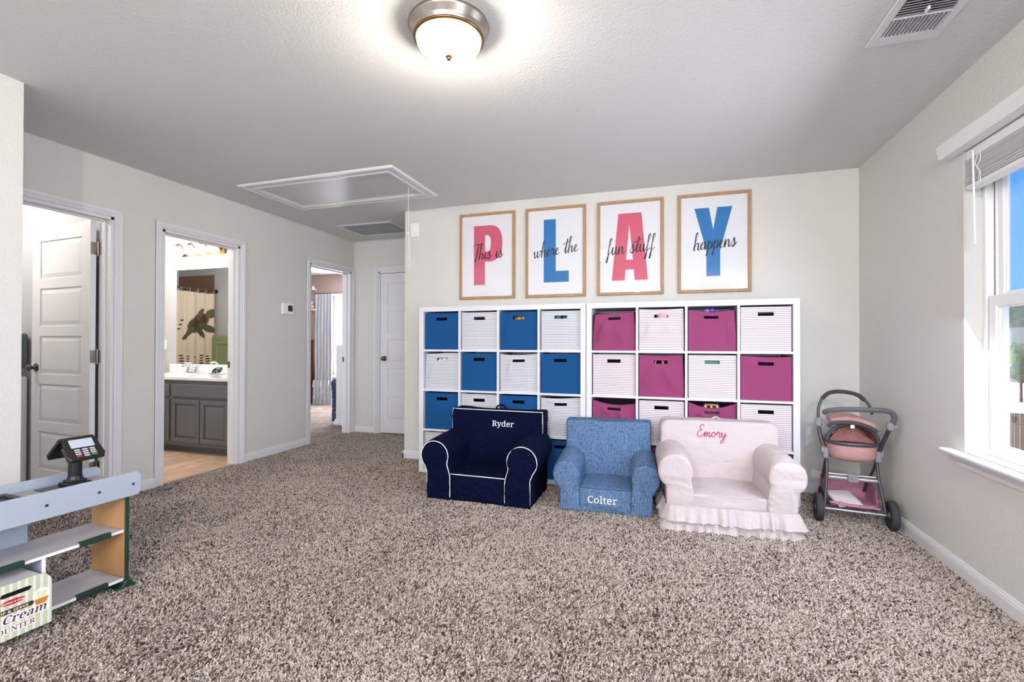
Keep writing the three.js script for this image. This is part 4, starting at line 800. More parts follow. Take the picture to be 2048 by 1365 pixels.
  // folded hood: two arches with cloth between, tipped back
  const arch = (hw, h, lean, y, z) => Array.from({ length: 19 }, (_, i) => { const a = i / 18 * Math.PI; return [Math.cos(a) * hw, y + Math.sin(a) * h * Math.cos(lean), z - Math.sin(a) * h * Math.sin(lean)]; });
  part('hood_arch', tube(arch(0.135, 0.108, 0.1, 0.515, -0.05), 0.011, 50, false, 8), std({ color: 0x48484b, roughness: 0.9 }), o);
  {
    const A = arch(0.13, 0.105, 0.1, 0.512, -0.05), B = arch(0.12, 0.13, 0.9, 0.512, -0.10), C2 = arch(0.112, 0.12, 1.2, 0.515, -0.12), mid = (p, q, t, d) => p.map((v, k) => v + (q[k] - v) * t - (k === 2 ? d : 0)); const rows = [A, A.map((p, i) => mid(p, B[i], 0.5, 0.015)), B, C2], P = [], idx = [], n = 19;
    rows.forEach(r => r.forEach(p => P.push(p[0], p[1] + 0.004 * noise3(p[0] * 40, p[1] * 40, p[2] * 40), p[2]))); for (let a = 0; a < rows.length - 1; a++) for (let i = 0; i < n - 1; i++) { const p = a * n + i; idx.push(p, p + 1, p + n + 1, p, p + n + 1, p + n); }
    const g = new THREE.BufferGeometry(); g.setAttribute('position', new THREE.Float32BufferAttribute(P, 3)); g.setIndex(idx); g.computeVertexNormals(); part('hood_lining', g, inner, o);
    // gathered inner cloth that closes the bassinet
    const xs = lin(-0.122, 0.122, 24), ys = lin(0, 0.10, 10); const sh = sheet(xs, ys, () => true, (x, y) => [x * (1 - y * 2.6), 0.508 + y * (1 - (x / 0.16) ** 2), -0.075 - 0.05 * (y / 0.1) + 0.012 * noise3(x * 34, y * 18, 4) + 0.006 * noise3(x * 70, y * 50, 8)], 0.002); part('gathered_cloth', sh, inner, o);
  }
  part('hood', puff(resample(rrect(-0.125, 0.125, 0, 0.032, 0.014, 4), 0.012), [0, 0.016], -0.30, -0.04, 0.012, { nz: 10, bulge: 0.002, disp: (x, y, z) => 0.004 * noise3(x * 30, y * 30, z * 30), scaleAt: p => [p[0] * (1 - 0.15 * clamp(-p[2] / 0.3, 0, 1)), p[1] + 0.640 - 0.10 * (p[0] / 0.125) ** 2 * 0.35 - 0.1 * p[0] * 0.8, p[2]] }), glitter, o);
  part('hood_band', tube([[-0.133, 0.60, -0.045], [-0.10, 0.628, -0.04], [0, 0.634, -0.035], [0.08, 0.615, -0.04], [0.125, 0.585, -0.045]], 0.013, 40, false, 8), std({ color: 0x48484b, roughness: 0.9 }), o);
  part('hood_tab', rb(0.022, 0.022, 0.006, 0.003, -0.005, 0.612, -0.024), M.white, o);
  // chassis
  part('cross_bar', [rb(0.268, 0.024, 0.03, 0.009, 0, 0.275, -0.055, 3), rod([-0.13, 0.292, -0.08], [0.13, 0.292, -0.08], 0.008)], silver, o);
  part('latch', [rb(0.056, 0.05, 0.016, 0.006, 0, 0.283, -0.036, 3), cylZ(0.011, 0.01, 0, 0.289, -0.026)], joint, o);
  part('rear_bar', rod([-0.158, 0.086, 0.004], [0.158, 0.086, 0.004], 0.005), silver, o);
  part('basket', (() => { const f = (x0, x1, z0, z1, y) => [[x0, y, z1], [x1, y, z1], [x1, y, z0], [x0, y, z0]]; const dense = (q) => { const o2 = []; for (let i = 0; i < 4; i++) { const a = q[i], b = q[(i + 1) % 4]; for (let k = 0; k < 10; k++) o2.push(a.map((v, e) => v + (b[e] - v) * k / 10)); } return o2; };
    const rings = [f(-0.001, 0.001, -0.19, -0.188, 0.092), f(-0.11, 0.11, -0.30, -0.05, 0.092), f(-0.118, 0.118, -0.33, -0.02, 0.105), f(-0.128, 0.128, -0.36, 0.0, 0.135), f(-0.13, 0.13, -0.37, -0.02, 0.22)].map(dense); rings.forEach((r, i) => r.forEach(p => { if (i === 4 && p[2] > -0.06) p[1] = 0.128; p[0] += 0.004 * noise3(p[0] * 40, p[1] * 40, p[2] * 40); p[1] += 0.004 * noise3(p[0] * 30, p[2] * 30, 3) * (i > 1 ? 1 : 0); })); return loft(rings); })(), netPink, o);
  part('basket_trim', tube([[-0.13, 0.13, 0.0], [-0.06, 0.124, 0.006], [0.02, 0.12, 0.008], [0.09, 0.122, 0.006], [0.13, 0.118, 0.0]], 0.007, 30, false, 8), netPink, o);
  const b = thing('folded_blanket', 'white speckled cloth lying in the pink stroller basket', 'blanket', [1.115, 0.102, 3.60], -0.13);
  const dots = (() => { const n = 256, data = new Uint8Array(n * n); let q = 99; for (let k = 0; k < 60; k++) { q = (q * 1664525 + 1013904223) >>> 0; const x = q % n; q = (q * 1664525 + 1013904223) >>> 0; const y = q % n; for (let a = -3; a <= 3; a++) for (let c = -3; c <= 3; c++) if (a * a + c * c < 8) data[((y + a + n) % n) * n + ((x + c + n) % n)] = 1; } return dataTex(n, n, (i, j) => data[j * n + i] ? [150, 140, 142] : [240, 235, 234], true, 1 / 0.14); })();
  part('cloth', puff(resample(rrect(-0.075, 0.075, 0, 0.026, 0.011, 4), 0.01), [0, 0.013], -0.1, 0.1, 0.01, { nz: 12, bulge: 0.003, disp: (x, y, z) => 0.005 * noise3(x * 26, y * 26, z * 26) }).rotateX(0.16).rotateY(0.25).translate(0, 0.012, 0), std({ map: dots, roughness: 0.95, bumpMap: clothBump, bumpScale: 0.004 }), b);
}

// ---------- toy market stand, left foreground ----------
const ST = { x: -2.363, d1: 1.545, d0: 0.70, turn: Math.PI / 2 - 0.05 };
{
  const paleBlue = phys({ color: 0xa7b1c0, roughness: 0.5, bumpMap: speck, bumpScale: 0.0002 }), paper = phys({ color: 0xb4b3bc, roughness: 0.55 }), green = phys({ color: 0x12352a, roughness: 0.45 }), topGrey = phys({ color: 0xa19c9c, roughness: 0.55, bumpMap: speck, bumpScale: 0.0004 });
  const wood = std({ map: woodTex, roughness: 0.5 });
  // local: x along the counter (right = deeper into the room), z towards the camera side, origin at the right front foot
  const o = thing('toy_market_stand', 'pale blue toy market counter with open shelves and wooden end', 'play stand', [ST.x, 0, ST.d1], ST.turn);
  const L = 0.95, dp = 0.25;
  part('front_rail', [ext(resample([[-L, 0.422], [0.028, 0.422], [0.044, 0.436], [0.044, 0.516], [0.028, 0.530], [-L, 0.530]], 10), 0.014, 0.002).translate(0, 0, 0.006)], paleBlue, o);
  part('back_rail', ext([[-L, 0.452], [0.010, 0.452], [0.030, 0.470], [0.030, 0.512], [0.012, 0.530], [-L, 0.530]], 0.012, 0.002).translate(0, 0, -dp - 0.012), paleBlue, o);
  part('counter_top', bx(L + 0.01, 0.014, dp, -L / 2 + 0.005, 0.483, -dp / 2), topGrey, o);
  part('end_panel', bx(0.012, 0.44, dp - 0.01, -0.006, 0.256, -dp / 2), wood, o);
  part('end_edge', rb(0.014, 0.45, 0.010, 0.003, -0.004, 0.255, 0.002), green, o);
  part('outer_skin', bx(0.004, 0.44, dp, 0.003, 0.256, -dp / 2), green, o);
  part('upper_shelf', bx(L - 0.014, 0.012, dp - 0.012, -L / 2 - 0.007, 0.264, -dp / 2), paper, o);
  part('lower_shelf', bx(L - 0.014, 0.012, dp - 0.012, -L / 2 - 0.007, 0.042, -dp / 2), paper, o);
  part('shelf_edge', [bx(L - 0.014, 0.0122, 0.003, -L / 2 - 0.007, 0.264, -0.005), bx(L - 0.014, 0.0122, 0.003, -L / 2 - 0.007, 0.042, -0.005)], M.white, o);
  part('divider', [bx(0.012, 0.21, dp - 0.02, -0.300, 0.153, -dp / 2)], phys({ color: 0x9aa3b5, roughness: 0.55 }), o);
  part('divider_edge', bx(0.013, 0.21, 0.003, -0.300, 0.153, -0.008), M.white, o);
  part('back_panel', bx(0.5, 0.15, 0.008, -0.50, 0.345, -dp + 0.01), paleBlue, o);
  for (const [x, y] of [[-0.125, 0.264], [-0.135, 0.042], [-0.42, 0.264]]) part('edge_clip', [rb(0.115, 0.020, 0.014, 0.003, x, y + 0.001, -0.001), bx(0.115, 0.004, 0.014, x, y + 0.011, -0.006)], green, o);
  for (const x of [-0.03, -0.165, -0.345, -0.6]) part('screw', cylZ(0.0055, 0.004, x + 0.04, 0.476, 0.021, 16), M.darkNickel, o);
  part('foot', ext([[-0.075, 0], [0.045, 0], [0.02, 0.016], [0.006, 0.04], [-0.014, 0.04], [-0.03, 0.02]], dp * 0.5, 0.003).translate(0, 0, -dp * 0.5 + 0.02), green, o);
  part('far_leg', rb(0.02, 0.04, 0.2, 0.004, -L + 0.02, 0.02, -dp / 2), green, o);
  part('scanner_window', [bx(0.15, 0.003, 0.15, -0.165, 0.4915, -0.14)], phys({ color: 0x17181a, roughness: 0.12 }), o);
  part('scanner_trim', [rb(0.04, 0.006, 0.022, 0.002, -0.15, 0.494, -0.075), rb(0.018, 0.005, 0.05, 0.002, -0.10, 0.494, -0.09)], M.oak, o);
  part('conveyor_belt', [bx(0.36, 0.004, 0.17, -0.52, 0.492, -0.12)], phys({ color: 0x26282b, roughness: 0.5 }), o);
  part('belt_guard', [rb(0.02, 0.014, 0.19, 0.004, -0.335, 0.497, -0.13), rb(0.10, 0.012, 0.018, 0.003, -0.39, 0.497, -0.205)], phys({ color: 0x2d2f33, roughness: 0.45 }), o);
}
{
  const o = thing('toy_card_terminal', 'black toy card terminal on a post with grey screen and keypad', 'toy terminal', [-2.535, 0.490, 1.435], Math.PI / 2 - 0.06);
  part('base', [rb(0.085, 0.014, 0.085, 0.004, 0, 0.007, 0), rb(0.062, 0.016, 0.062, 0.005, 0, 0.017, 0)], M.black, o);
  part('post', [cyl(0.025, 0.024, 0.11, 0, 0.072, 0), cyl(0.03, 0.026, 0.016, 0, 0.032, 0)], M.black, o);
  // tent shaped head: two faces leaning against each other
  const slab = (sgn) => { const g = ext([[-0.062, 0], [0.062, 0], [0.072, 0.022], [0.060, 0.115], [-0.060, 0.115], [-0.072, 0.022]], 0.016, 0.003); g.translate(0, -0.115, -0.008); g.rotateX(-sgn * 0.72); if (sgn < 0) g.scale(1, 1, 1); return g; };
  const head = new THREE.Group(); const hx = 0.0, hy = 0.205;
  part('front_face', slab(1).translate(0.008, hy, 0.004), M.black, o);
  part('rear_face', slab(-1).translate(0.0, hy, -0.004), M.black, o);
  part('ridge', cylX(0.0095, 0.122, 0.004, hy, 0, 14), M.black, o);
  part('neck', rb(0.05, 0.05, 0.05, 0.01, 0, 0.125, 0), M.black, o);
  const on = (g) => { g.translate(0, -0.115, 0.0085); g.rotateX(-0.72); g.translate(0.008, hy, 0.004); return g; };
  part('screen', on(rb(0.088, 0.044, 0.002, 0.0008, 0, 0.084, 0)), phys({ color: 0xbfc6d6, roughness: 0.2 }), o);
  for (let r = 0; r < 4; r++) for (let c = 0; c < 3; c++) part('key', on(rb(0.021, 0.0075, 0.004, 0.0015, -0.028 + c * 0.028, 0.050 - r * 0.0112, 0.001)), r === 3 && c === 0 ? phys({ color: 0xc03038, roughness: 0.4 }) : r === 3 && c === 2 ? phys({ color: 0x35a043, roughness: 0.4 }) : phys({ color: 0xb9bcc2, roughness: 0.4 }), o);
  part('card_slot', on(rb(0.006, 0.05, 0.012, 0.002, -0.068, 0.05, -0.012)), M.rubber, o);
}
{
  // striped carton: printed front, carrying slot, plain grey top
  const W = 600, Hc = 420, c = document.createElement('canvas'); c.width = W; c.height = Hc; const x = c.getContext('2d');
  x.fillStyle = '#e2e4d4'; x.fillRect(0, 0, W, Hc);
  for (let k = 0; k < 14; k++) { const a = k * 46 - 8; x.fillStyle = '#bfd0aa'; x.fillRect(a, 0, 20, Hc); x.fillStyle = '#c2a254'; x.fillRect(a + 22, 0, 3, Hc); x.fillStyle = '#e3e0e6'; x.fillRect(a + 31, 0, 9, Hc); }
  const T_ = (s, px, py, font, fill, stroke, lw, sx = 1) => { x.save(); x.translate(px, py); x.scale(sx, 1); x.font = font; x.textAlign = 'center'; x.textBaseline = 'middle'; if (stroke) { x.lineJoin = 'round'; x.strokeStyle = stroke; x.lineWidth = lw; x.strokeText(s, 0, 0); } x.fillStyle = fill; x.fillText(s, 0, 0); x.restore(); };
  // ice cream cone picture
  x.fillStyle = '#ffffff'; x.beginPath(); x.arc(532, 165, 50, 0, 7); x.fill(); x.fillRect(478, 165, 104, 125);
  x.fillStyle = '#f3f0d8'; x.beginPath(); x.arc(532, 168, 42, 0, 7); x.fill();
  for (let k = 0; k < 40; k++) { x.fillStyle = k % 2 ? '#b9a648' : '#8f9a52'; x.fillRect(504 + 54 * hash3(k, 3, 1), 138 + 50 * hash3(k, 9, 4), 5, 3); }
  x.fillStyle = '#c9842c'; x.beginPath(); x.moveTo(488, 196); x.lineTo(580, 196); x.lineTo(566, 236); x.lineTo(498, 236); x.closePath(); x.fill();
  x.fillStyle = '#d8a24d'; x.beginPath(); x.moveTo(500, 236); x.lineTo(564, 236); x.lineTo(548, 292); x.lineTo(514, 292); x.closePath(); x.fill();
  // brand oval
  x.save(); x.translate(362, 140); x.fillStyle = '#c51f2c'; x.beginPath(); x.ellipse(0, 0, 72, 21, 0, 0, 7); x.fill(); x.restore();
  T_('Melissa & Doug', 362, 141, 'italic bold 18px serif', '#ffffff', null, 0);
  x.fillStyle = '#3a2430'; x.beginPath(); x.roundRect ? x.roundRect(186, 188, 300, 36, 16) : x.rect(186, 188, 300, 36); x.fill();
  T_('SCOOP & SERVE', 336, 207, 'bold 31px sans-serif', '#ecd9a6', null, 0, 1.05);
  T_('Ice Cream', 360, 268, 'italic bold 82px serif', '#4a1838', '#ffffff', 15, 0.98);
  T_('COUNTER', 366, 348, 'bold 56px serif', '#7c3a34', '#ffffff', 12, 0.92);
  const t = new THREE.CanvasTexture(c); t.colorSpace = THREE.SRGBColorSpace;
  const w = 0.285, h = 0.20, dep = 0.27;
  // the box stands on the lower shelf, its printed end sticking out in front
  const o = thing('toy_carton', 'green striped ice cream counter carton sticking out of the lower shelf', 'toy box', [-2.262, 0.0485, 1.208], Math.PI / 2 - 0.05);
  const r = 0.045, pts = [[-w, 0], [0, 0], ...Array.from({ length: 8 }, (_, i) => { const a = i / 7 * Math.PI / 2; return [-r + r * Math.cos(a), h - r + r * Math.sin(a)]; }), ...Array.from({ length: 8 }, (_, i) => { const a = Math.PI / 2 + i / 7 * Math.PI / 2; return [-w + r + r * Math.cos(a), h - r + r * Math.sin(a)]; })];
  const slot = [[-0.142, 0.153], [-0.066, 0.153], [-0.058, 0.1615], [-0.066, 0.170], [-0.142, 0.170], [-0.150, 0.1615]].reverse();
  const g = ext(pts, 0.004, 0, [slot]); const p = g.attributes.position, uv = g.attributes.uv; for (let i = 0; i < p.count; i++) uv.setXY(i, (p.getX(i) + w) / w, p.getY(i) / h);
  part('printed_front', g.translate(0, 0, -0.004), std({ map: t, roughness: 0.5 }), o, true);
  part('carton_body', [bx(0.003, h - 0.03, dep, -0.0015, (h - 0.03) / 2, -dep / 2 - 0.004), bx(0.003, h - 0.03, dep, -w + 0.0015, (h - 0.03) / 2, -dep / 2 - 0.004), bx(w, 0.003, dep, -w / 2, 0.0015, -dep / 2 - 0.004), bx(w, h - 0.03, 0.003, -w / 2, (h - 0.03) / 2, -dep)], std({ color: 0xdfe3d2, roughness: 0.6 }), o);
  part('carton_top', bx(w - 0.01, 0.003, dep, -w / 2, h - 0.03, -dep / 2 - 0.004), std({ color: 0xc9cad0, roughness: 0.5 }), o);
}
// ---------- window blind on the right ----------
{
  const w = W1.d1 - W1.d0, o = thing('window_blind', 'raised white faux wood blind with moulded valance and tilt wand', 'window blind', [XR, 0, (W1.d0 + W1.d1) / 2], -Math.PI / 2);
  const prof = [[0, 0], [0.050, 0], [0.056, 0.010], [0.056, 0.030], [0.062, 0.040], [0.062, 0.062], [0.056, 0.072], [0, 0.072]];
  part('valance', ext(prof, w + 0.20, 0.002).rotateY(-Math.PI / 2).translate(w / 2 + 0.10, 2.06, 0.001), M.blind, o);
  part('head_rail', rb(w - 0.01, 0.045, 0.05, 0.004, 0, 2.035, -0.03), M.blind, o);
  // stack of slats under the rail; they sit just inside the opening
  for (let k = 0; k < 22; k++) { const g = rb(w - 0.012, 0.0026, 0.050, 0.0012, 0, 0, 0, 1); g.rotateX(0.10 * (rnd() - 0.5)); g.translate(0, 2.008 - k * 0.0052, -0.030 + 0.003 * (rnd() - 0.5)); part('slat', g, M.blind, o); }
  part('bottom_rail', rb(w - 0.012, 0.020, 0.052, 0.004, 0, 1.882, -0.030), M.blind, o);
  for (const s of [-1, 0, 1]) part('ladder_cord', [tube([[s * (w / 2 - 0.12), 2.02, -0.002], [s * (w / 2 - 0.12) + 0.012, 1.98, 0.002], [s * (w / 2 - 0.12) - 0.012, 1.95, 0.003], [s * (w / 2 - 0.12) + 0.010, 1.92, 0.002], [s * (w / 2 - 0.12), 1.885, -0.003]], 0.0018, 30, false, 6), tube([[s * (w / 2 - 0.12) - 0.01, 2.02, -0.002], [s * (w / 2 - 0.12) - 0.024, 1.97, 0.003], [s * (w / 2 - 0.12) + 0.004, 1.93, 0.003], [s * (w / 2 - 0.12) - 0.012, 1.89, -0.003]], 0.0016, 30, false, 6)], M.piping, o);
  part('tilt_wand', [rod([-w / 2 + 0.085, 2.035, 0.006], [-w / 2 + 0.105, 1.60, 0.010], 0.0042, 10), sph(0.006, -w / 2 + 0.105, 1.598, 0.010)], M.vinyl, o);
}

// ---------- bathroom ----------
{
  const grey = phys({ color: 0x66686c, roughness: 0.5, bumpMap: speck, bumpScale: 0.0003 });
  const x0 = -5.57, x1 = -3.93, w = x1 - x0, front = 3.565, dep = BM - front;
  const o = thing('bathroom_vanity', 'dark grey bathroom vanity cabinet with panel doors', 'cabinet', [(x0 + x1) / 2, 0.010, front]);
  part('body', [bx(w - 0.03, 0.665, dep - 0.025, 0, 0.075 + 0.3325, -dep / 2 - 0.008), bx(w - 0.06, 0.08, dep - 0.09, 0, 0.04, -dep / 2 - 0.035)], grey, o);
  part('face_frame', ext(rect(-w / 2 + 0.012, w / 2 - 0.012, 0.075, 0.742), 0.018, 0.001).translate(0, 0, -0.020), grey, o);
  const front_ = (kind, a, b, y0, y1, st) => {
    const m = part(kind, ext(rect(a, b, y0, y1), 0.016, 0.003, st ? [rect(a + st, b - st, y0 + st, y1 - st).reverse()] : []).translate(0, 0, 0), grey, o);
    if (st) { part('panel', new THREE.ExtrudeGeometry(shapeOf(rect(a + st + 0.004, b - st - 0.004, y0 + st + 0.004, y1 - st - 0.004)), { depth: 0.001, bevelEnabled: true, bevelThickness: 0.008, bevelSize: 0.022, bevelOffset: -0.022, bevelSegments: 1 }).translate(0, 0, 0.002), grey, m); }
  };
  const X = (x) => x - (x0 + x1) / 2;
  // drawers and doors, left to right
  front_('drawer', X(-5.50), X(-4.845), 0.575, 0.700, 0); front_('door', X(-5.50), X(-5.18), 0.115, 0.545, 0.045); front_('door', X(-5.165), X(-4.845), 0.115, 0.545, 0.045);
  front_('drawer', X(-4.805), X(-4.05), 0.575, 0.700, 0); front_('door', X(-4.805), X(-4.432), 0.115, 0.545, 0.045); front_('door', X(-4.415), X(-4.05), 0.115, 0.545, 0.045);
  const t = thing('vanity_countertop', 'white cultured marble vanity top with backsplash', 'countertop', [(x0 + x1) / 2, 0.752, front]);
  const marble = phys({ color: 0xf0f0f1, roughness: 0.12 });
  part('slab', rb(w + 0.03, 0.035, dep + 0.015, 0.008, 0, 0.0175, -dep / 2 + 0.010, 3), marble, t);
  part('backsplash', rb(w, 0.10, 0.02, 0.004, 0, 0.085, -dep + 0.012), marble, t);
  part('basin', lathe([[0.20, 0.036], [0.205, 0.040], [0.215, 0.0365], [0.22, 0.035]], 40).scale(1, 1, 0.75).translate(-0.34, 0, -dep / 2 + 0.02), marble, t);
  const f = thing('basin_faucet', 'chrome two handle basin faucet', 'faucet', [-5.09, 0.787, 4.00]);
  part('base', rb(0.17, 0.022, 0.055, 0.010, 0, 0.011, 0, 3), M.chrome, f);
  part('spout', tube([[0, 0.02, 0], [0, 0.08, 0.005], [0, 0.115, 0.03], [0, 0.12, 0.07], [0, 0.10, 0.105], [0, 0.085, 0.115]], 0.012, 30, false, 12), M.chrome, f);
  for (const s of [-1, 1]) { const m = part('handle', cyl(0.022, 0.014, 0.06, s * 0.062, 0.05, 0), M.chrome, f); part('lever', [rb(0.075, 0.010, 0.014, 0.004, s * 0.09, 0.088, 0.0), sph(0.016, s * 0.062, 0.085, 0)], M.chrome, m); }
  const d = thing('soap_dish', 'shiny dark metal figure shaped soap dish on the vanity top', 'soap dish', [-4.695, 0.787, 3.98]);
  part('tray', rb(0.15, 0.014, 0.09, 0.006, 0, 0.007, 0), M.chrome, d);
  part('figure', [sph(0.035, 0.01, 0.048, 0, 1.2, 0.9, 0.9), sph(0.022, 0.055, 0.062, 0.01), sph(0.02, -0.035, 0.04, 0.012), tube([[-0.05, 0.02, 0.02], [-0.03, 0.045, 0.03], [0, 0.06, 0.03]], 0.010, 16), tube([[0.0, 0.02, 0.03], [0.02, 0.04, 0.04], [0.05, 0.03, 0.03]], 0.010, 16)], phys({ color: 0x6d6f74, metalness: 1, roughness: 0.18 }), d);
  const mr = thing('bathroom_mirror', 'frameless bathroom mirror reflecting a shower curtain', 'mirror', [-4.74, 0.892, BM]);
  part('mirror_glass', bx(1.48, 1.10, 0.006, 0, 0.55, 0.004), phys({ color: 0xe9eceb, metalness: 1, roughness: 0.0 }), mr);
  part('clip', [-0.68, 0, 0.6].map(x => rb(0.025, 0.02, 0.012, 0.003, x, 1.098, 0.008)), M.chrome, mr);
  const v = thing('vanity_light', 'bronze bar vanity light with four glowing bell shades', 'wall light', [-5.06, 2.185, BM]);
  part('back_plate', [rb(0.66, 0.075, 0.02, 0.03, 0, 0, 0.012, 4)], M.brass, v);
  part('rim', tube(rrect(-0.33, 0.33, -0.038, 0.038, 0.03, 6).map(([a, b]) => V(a, b, 0.02)), 0.006, 120, true, 8, 0.1), M.brass, v);
  const shadeMat = phys({ color: 0xfff3df, emissive: 0xffd9a3, emissiveIntensity: 1.1, roughness: 0.4 });
  for (let k = 0; k < 4; k++) {
    const x = -0.27 + k * 0.18;
    part('arm', [tube([[x, 0.0, 0.02], [x, 0.05, 0.05], [x, 0.085, 0.09], [x, 0.075, 0.12]], 0.007, 20, false, 8), cyl(0.02, 0.014, 0.024, x, 0.066, 0.12)], M.brass, v);
    const m = part('shade', lathe([[0.018, 0.062], [0.034, 0.052], [0.050, 0.026], [0.057, -0.006], [0.060, -0.036], [0.056, -0.036], [0.053, -0.006], [0.046, 0.022], [0.03, 0.046], [0, 0.052]], 32).translate(x, 0, 0.12), shadeMat, v);
    const l = new THREE.PointLight(0xfff0e2, 0.12, 0, 2); l.name = 'vanity_light_bulb'; l.position.set(x, -0.06, 0.12); l.castShadow = true; l.shadow.radius = 2; v.add(l);
  }
  const sw = thing('bathroom_switch', 'white switch plate on the bathroom wall left of the mirror', 'light switch', [-5.685, 1.115, BM]);
  part('plate', rb(0.075, 0.118, 0.008, 0.003, 0, 0, 0.004), M.white, sw); part('toggle', rb(0.012, 0.026, 0.016, 0.003, 0, 0, 0.012), M.vinyl, sw);
  // tub side, seen in the mirror
  const tubO = thing('bathtub', 'white bathtub behind the shower curtain', 'bathtub', [-7.2, 0, 3.29]);
  part('tub', [bx(0.76, 0.03, 1.60, 0, 0.05, 0), bx(0.05, 0.45, 1.60, 0.355, 0.225, 0), bx(0.05, 0.45, 1.60, -0.355, 0.225, 0), bx(0.7, 0.45, 0.06, 0, 0.225, 0.77), bx(0.7, 0.45, 0.06, 0, 0.225, -0.77)], M.white, tubO);
  const sur = thing('tub_surround', 'tan shower surround panel above the tub', 'shower panel', [-7.215, 0.45, BN]);
  part('panel', bx(0.765, 1.775, 0.008, 0, 0.8875, -0.005), std({ color: 0x8a6a50, roughness: 0.5 }), sur);
  const rodO = thing('curtain_rod', 'dark bronze shower curtain rod', 'curtain rod', [-6.79, 1.955, 3.29]);
  part('rod', rod([0, 0, -0.815], [0, 0, 0.815], 0.0125, 16), M.darkNickel, rodO);
  part('flange', [cylZ(0.032, 0.02, 0, 0, 0.806), cylZ(0.032, 0.02, 0, 0, -0.808)], M.darkNickel, rodO);
  // curtain: folds along the rod, printed with a sea turtle and small fish
  const W = 1024, Hc = 1024, c = document.createElement('canvas'); c.width = W; c.height = Hc; const x = c.getContext('2d');
  x.fillStyle = '#cdbfae'; x.fillRect(0, 0, W, Hc);
  const E = (cx, cy, a, b, ang, col) => { x.save(); x.translate(cx, cy); x.rotate(ang); x.fillStyle = col; x.beginPath(); x.ellipse(0, 0, a, b, 0, 0, 7); x.fill(); x.restore(); };
  x.save(); x.translate(178, 270); x.scale(-1.75, 1.75); const tx = 0, ty = 0;     // turtle: shell, head, four flippers
  E(tx, ty, 74, 40, -0.5, '#4d4a30'); E(tx + 8, ty - 10, 56, 27, -0.5, '#4a2f24'); E(tx + 80, ty - 52, 32, 22, -0.5, '#55563a'); E(tx + 56, ty + 22, 54, 18, 0.35, '#4d4f35'); E(tx + 16, ty + 46, 36, 12, 0.9, '#44452d'); E(tx - 66, ty + 52, 48, 14, -0.7, '#4d4f35'); E(tx + 14, ty - 46, 34, 12, -1.1, '#55563a');
  x.restore();
  for (let k = 0; k < 60; k++) { const a = (k * 73) % 1024, b = 545 + (k * 37) % 90; E(a, b, 15 + k % 5, 6, 0.1, '#3a352c'); }
  for (let k = 0; k < 16; k++) E(360 + (k * 173) % 600, 250 + (k * 61) % 130, 13, 6, 0.2, '#3a352c');
  const t2 = new THREE.CanvasTexture(c); t2.colorSpace = THREE.SRGBColorSpace;
  const cu = thing('shower_curtain', 'beige shower curtain printed with a sea turtle and small fish', 'shower curtain', [-6.79, 0, 3.30]);
  const us = lin(0, 1, 220), vs = lin(0, 1, 12), P = [], uv = [], idx = [];
  for (const u of us) for (const vv of vs) { const z = 0.78 - u * 1.5; P.push(0.022 * Math.sin(u * 62) * (1 - 0.3 * vv) + 0.012 * Math.sin(u * 23 + 1), 0.12 + 1.79 * vv, z); uv.push(u, vv); }
  for (let i = 0; i < 220; i++) for (let j = 0; j < 12; j++) { const a = i * 13 + j; idx.push(a, a + 1, a + 14, a, a + 14, a + 13); }
  const cg = new THREE.BufferGeometry(); cg.setAttribute('position', new THREE.Float32BufferAttribute(P, 3)); cg.setAttribute('uv', new THREE.Float32BufferAttribute(uv, 2)); cg.setIndex(idx); cg.computeVertexNormals();
  part('cloth', cg, std({ map: t2, roughness: 0.9, side: THREE.DoubleSide }), cu, true);
  for (let k = 0; k < 12; k++) part('ring', new THREE.TorusGeometry(0.026, 0.003, 8, 24).translate(0, 1.943, 0.76 - k * 0.132), M.white, cu);
  const gc = thing('green_cabinet', 'low green panelled cabinet mirrored in the bathroom', 'cabinet', [-6.42, 0.010, BN]);
  const gm = phys({ color: 0x93a377, roughness: 0.55 });
  part('body', ext([...rrect(-0.36, 0.36, 0, 1.245, 0.06, 5)], 0.10, 0.004).rotateY(Math.PI).translate(0, 0, -0.002), gm, gc);
  part('panel', ext(rect(-0.26, 0.26, 0.1, 1.15), 0.012, 0.004, [rect(-0.22, 0.22, 0.14, 1.11).reverse()]).rotateY(Math.PI).translate(0, 0, -0.102), gm, gc);
}

{
  const o = thing('added_bathroom_light', 'added unseen white dome fill light inside the bathroom', 'ceiling light', [-5.2, H, 3.0]);  // ceiling lamp out of view, added to brighten the bathroom
  part('base', lathe([[0, 0], [0.15, 0], [0.15, -0.02], [0, -0.02]], 32), M.white, o);
  part('added_fill_dome', lathe([[0.14, -0.02], [0.135, -0.05], [0.09, -0.09], [0, -0.10]], 32), phys({ color: 0xffffff, emissive: 0xfff4e6, emissiveIntensity: 1.5, roughness: 0.4 }), o);
  const l = new THREE.PointLight(0xfff8f2, 2.8, 0, 2); l.name = 'added_bathroom_bulb'; l.position.set(0, -0.05, 0); l.castShadow = true; l.shadow.radius = 3; o.add(l);
}
// ---------- laundry ----------
{
  const o = thing('washing_machine', 'white washing machine with grey control console behind the open door', 'washing machine', [-5.115, 0.006, 2.395]);
  part('cabinet', rb(0.67, 0.86, 0.60, 0.02, 0, 0.43, 0.305, 3), M.white, o);
  part('lid', rb(0.62, 0.02, 0.46, 0.008, 0, 0.87, 0.36, 2), M.white, o);
  part('console', rb(0.67, 0.28, 0.11, 0.02, 0, 1.06, 0.06, 3), phys({ color: 0x6c7272, roughness: 0.4 }), o);
  part('console_trim', rb(0.66, 0.05, 0.008, 0.003, 0, 0.98, 0.118), M.darkNickel, o);
  for (const x of [-0.2, 0, 0.2]) part('dial', cylZ(0.028, 0.03, x, 1.09, 0.125), M.chrome, o);
}

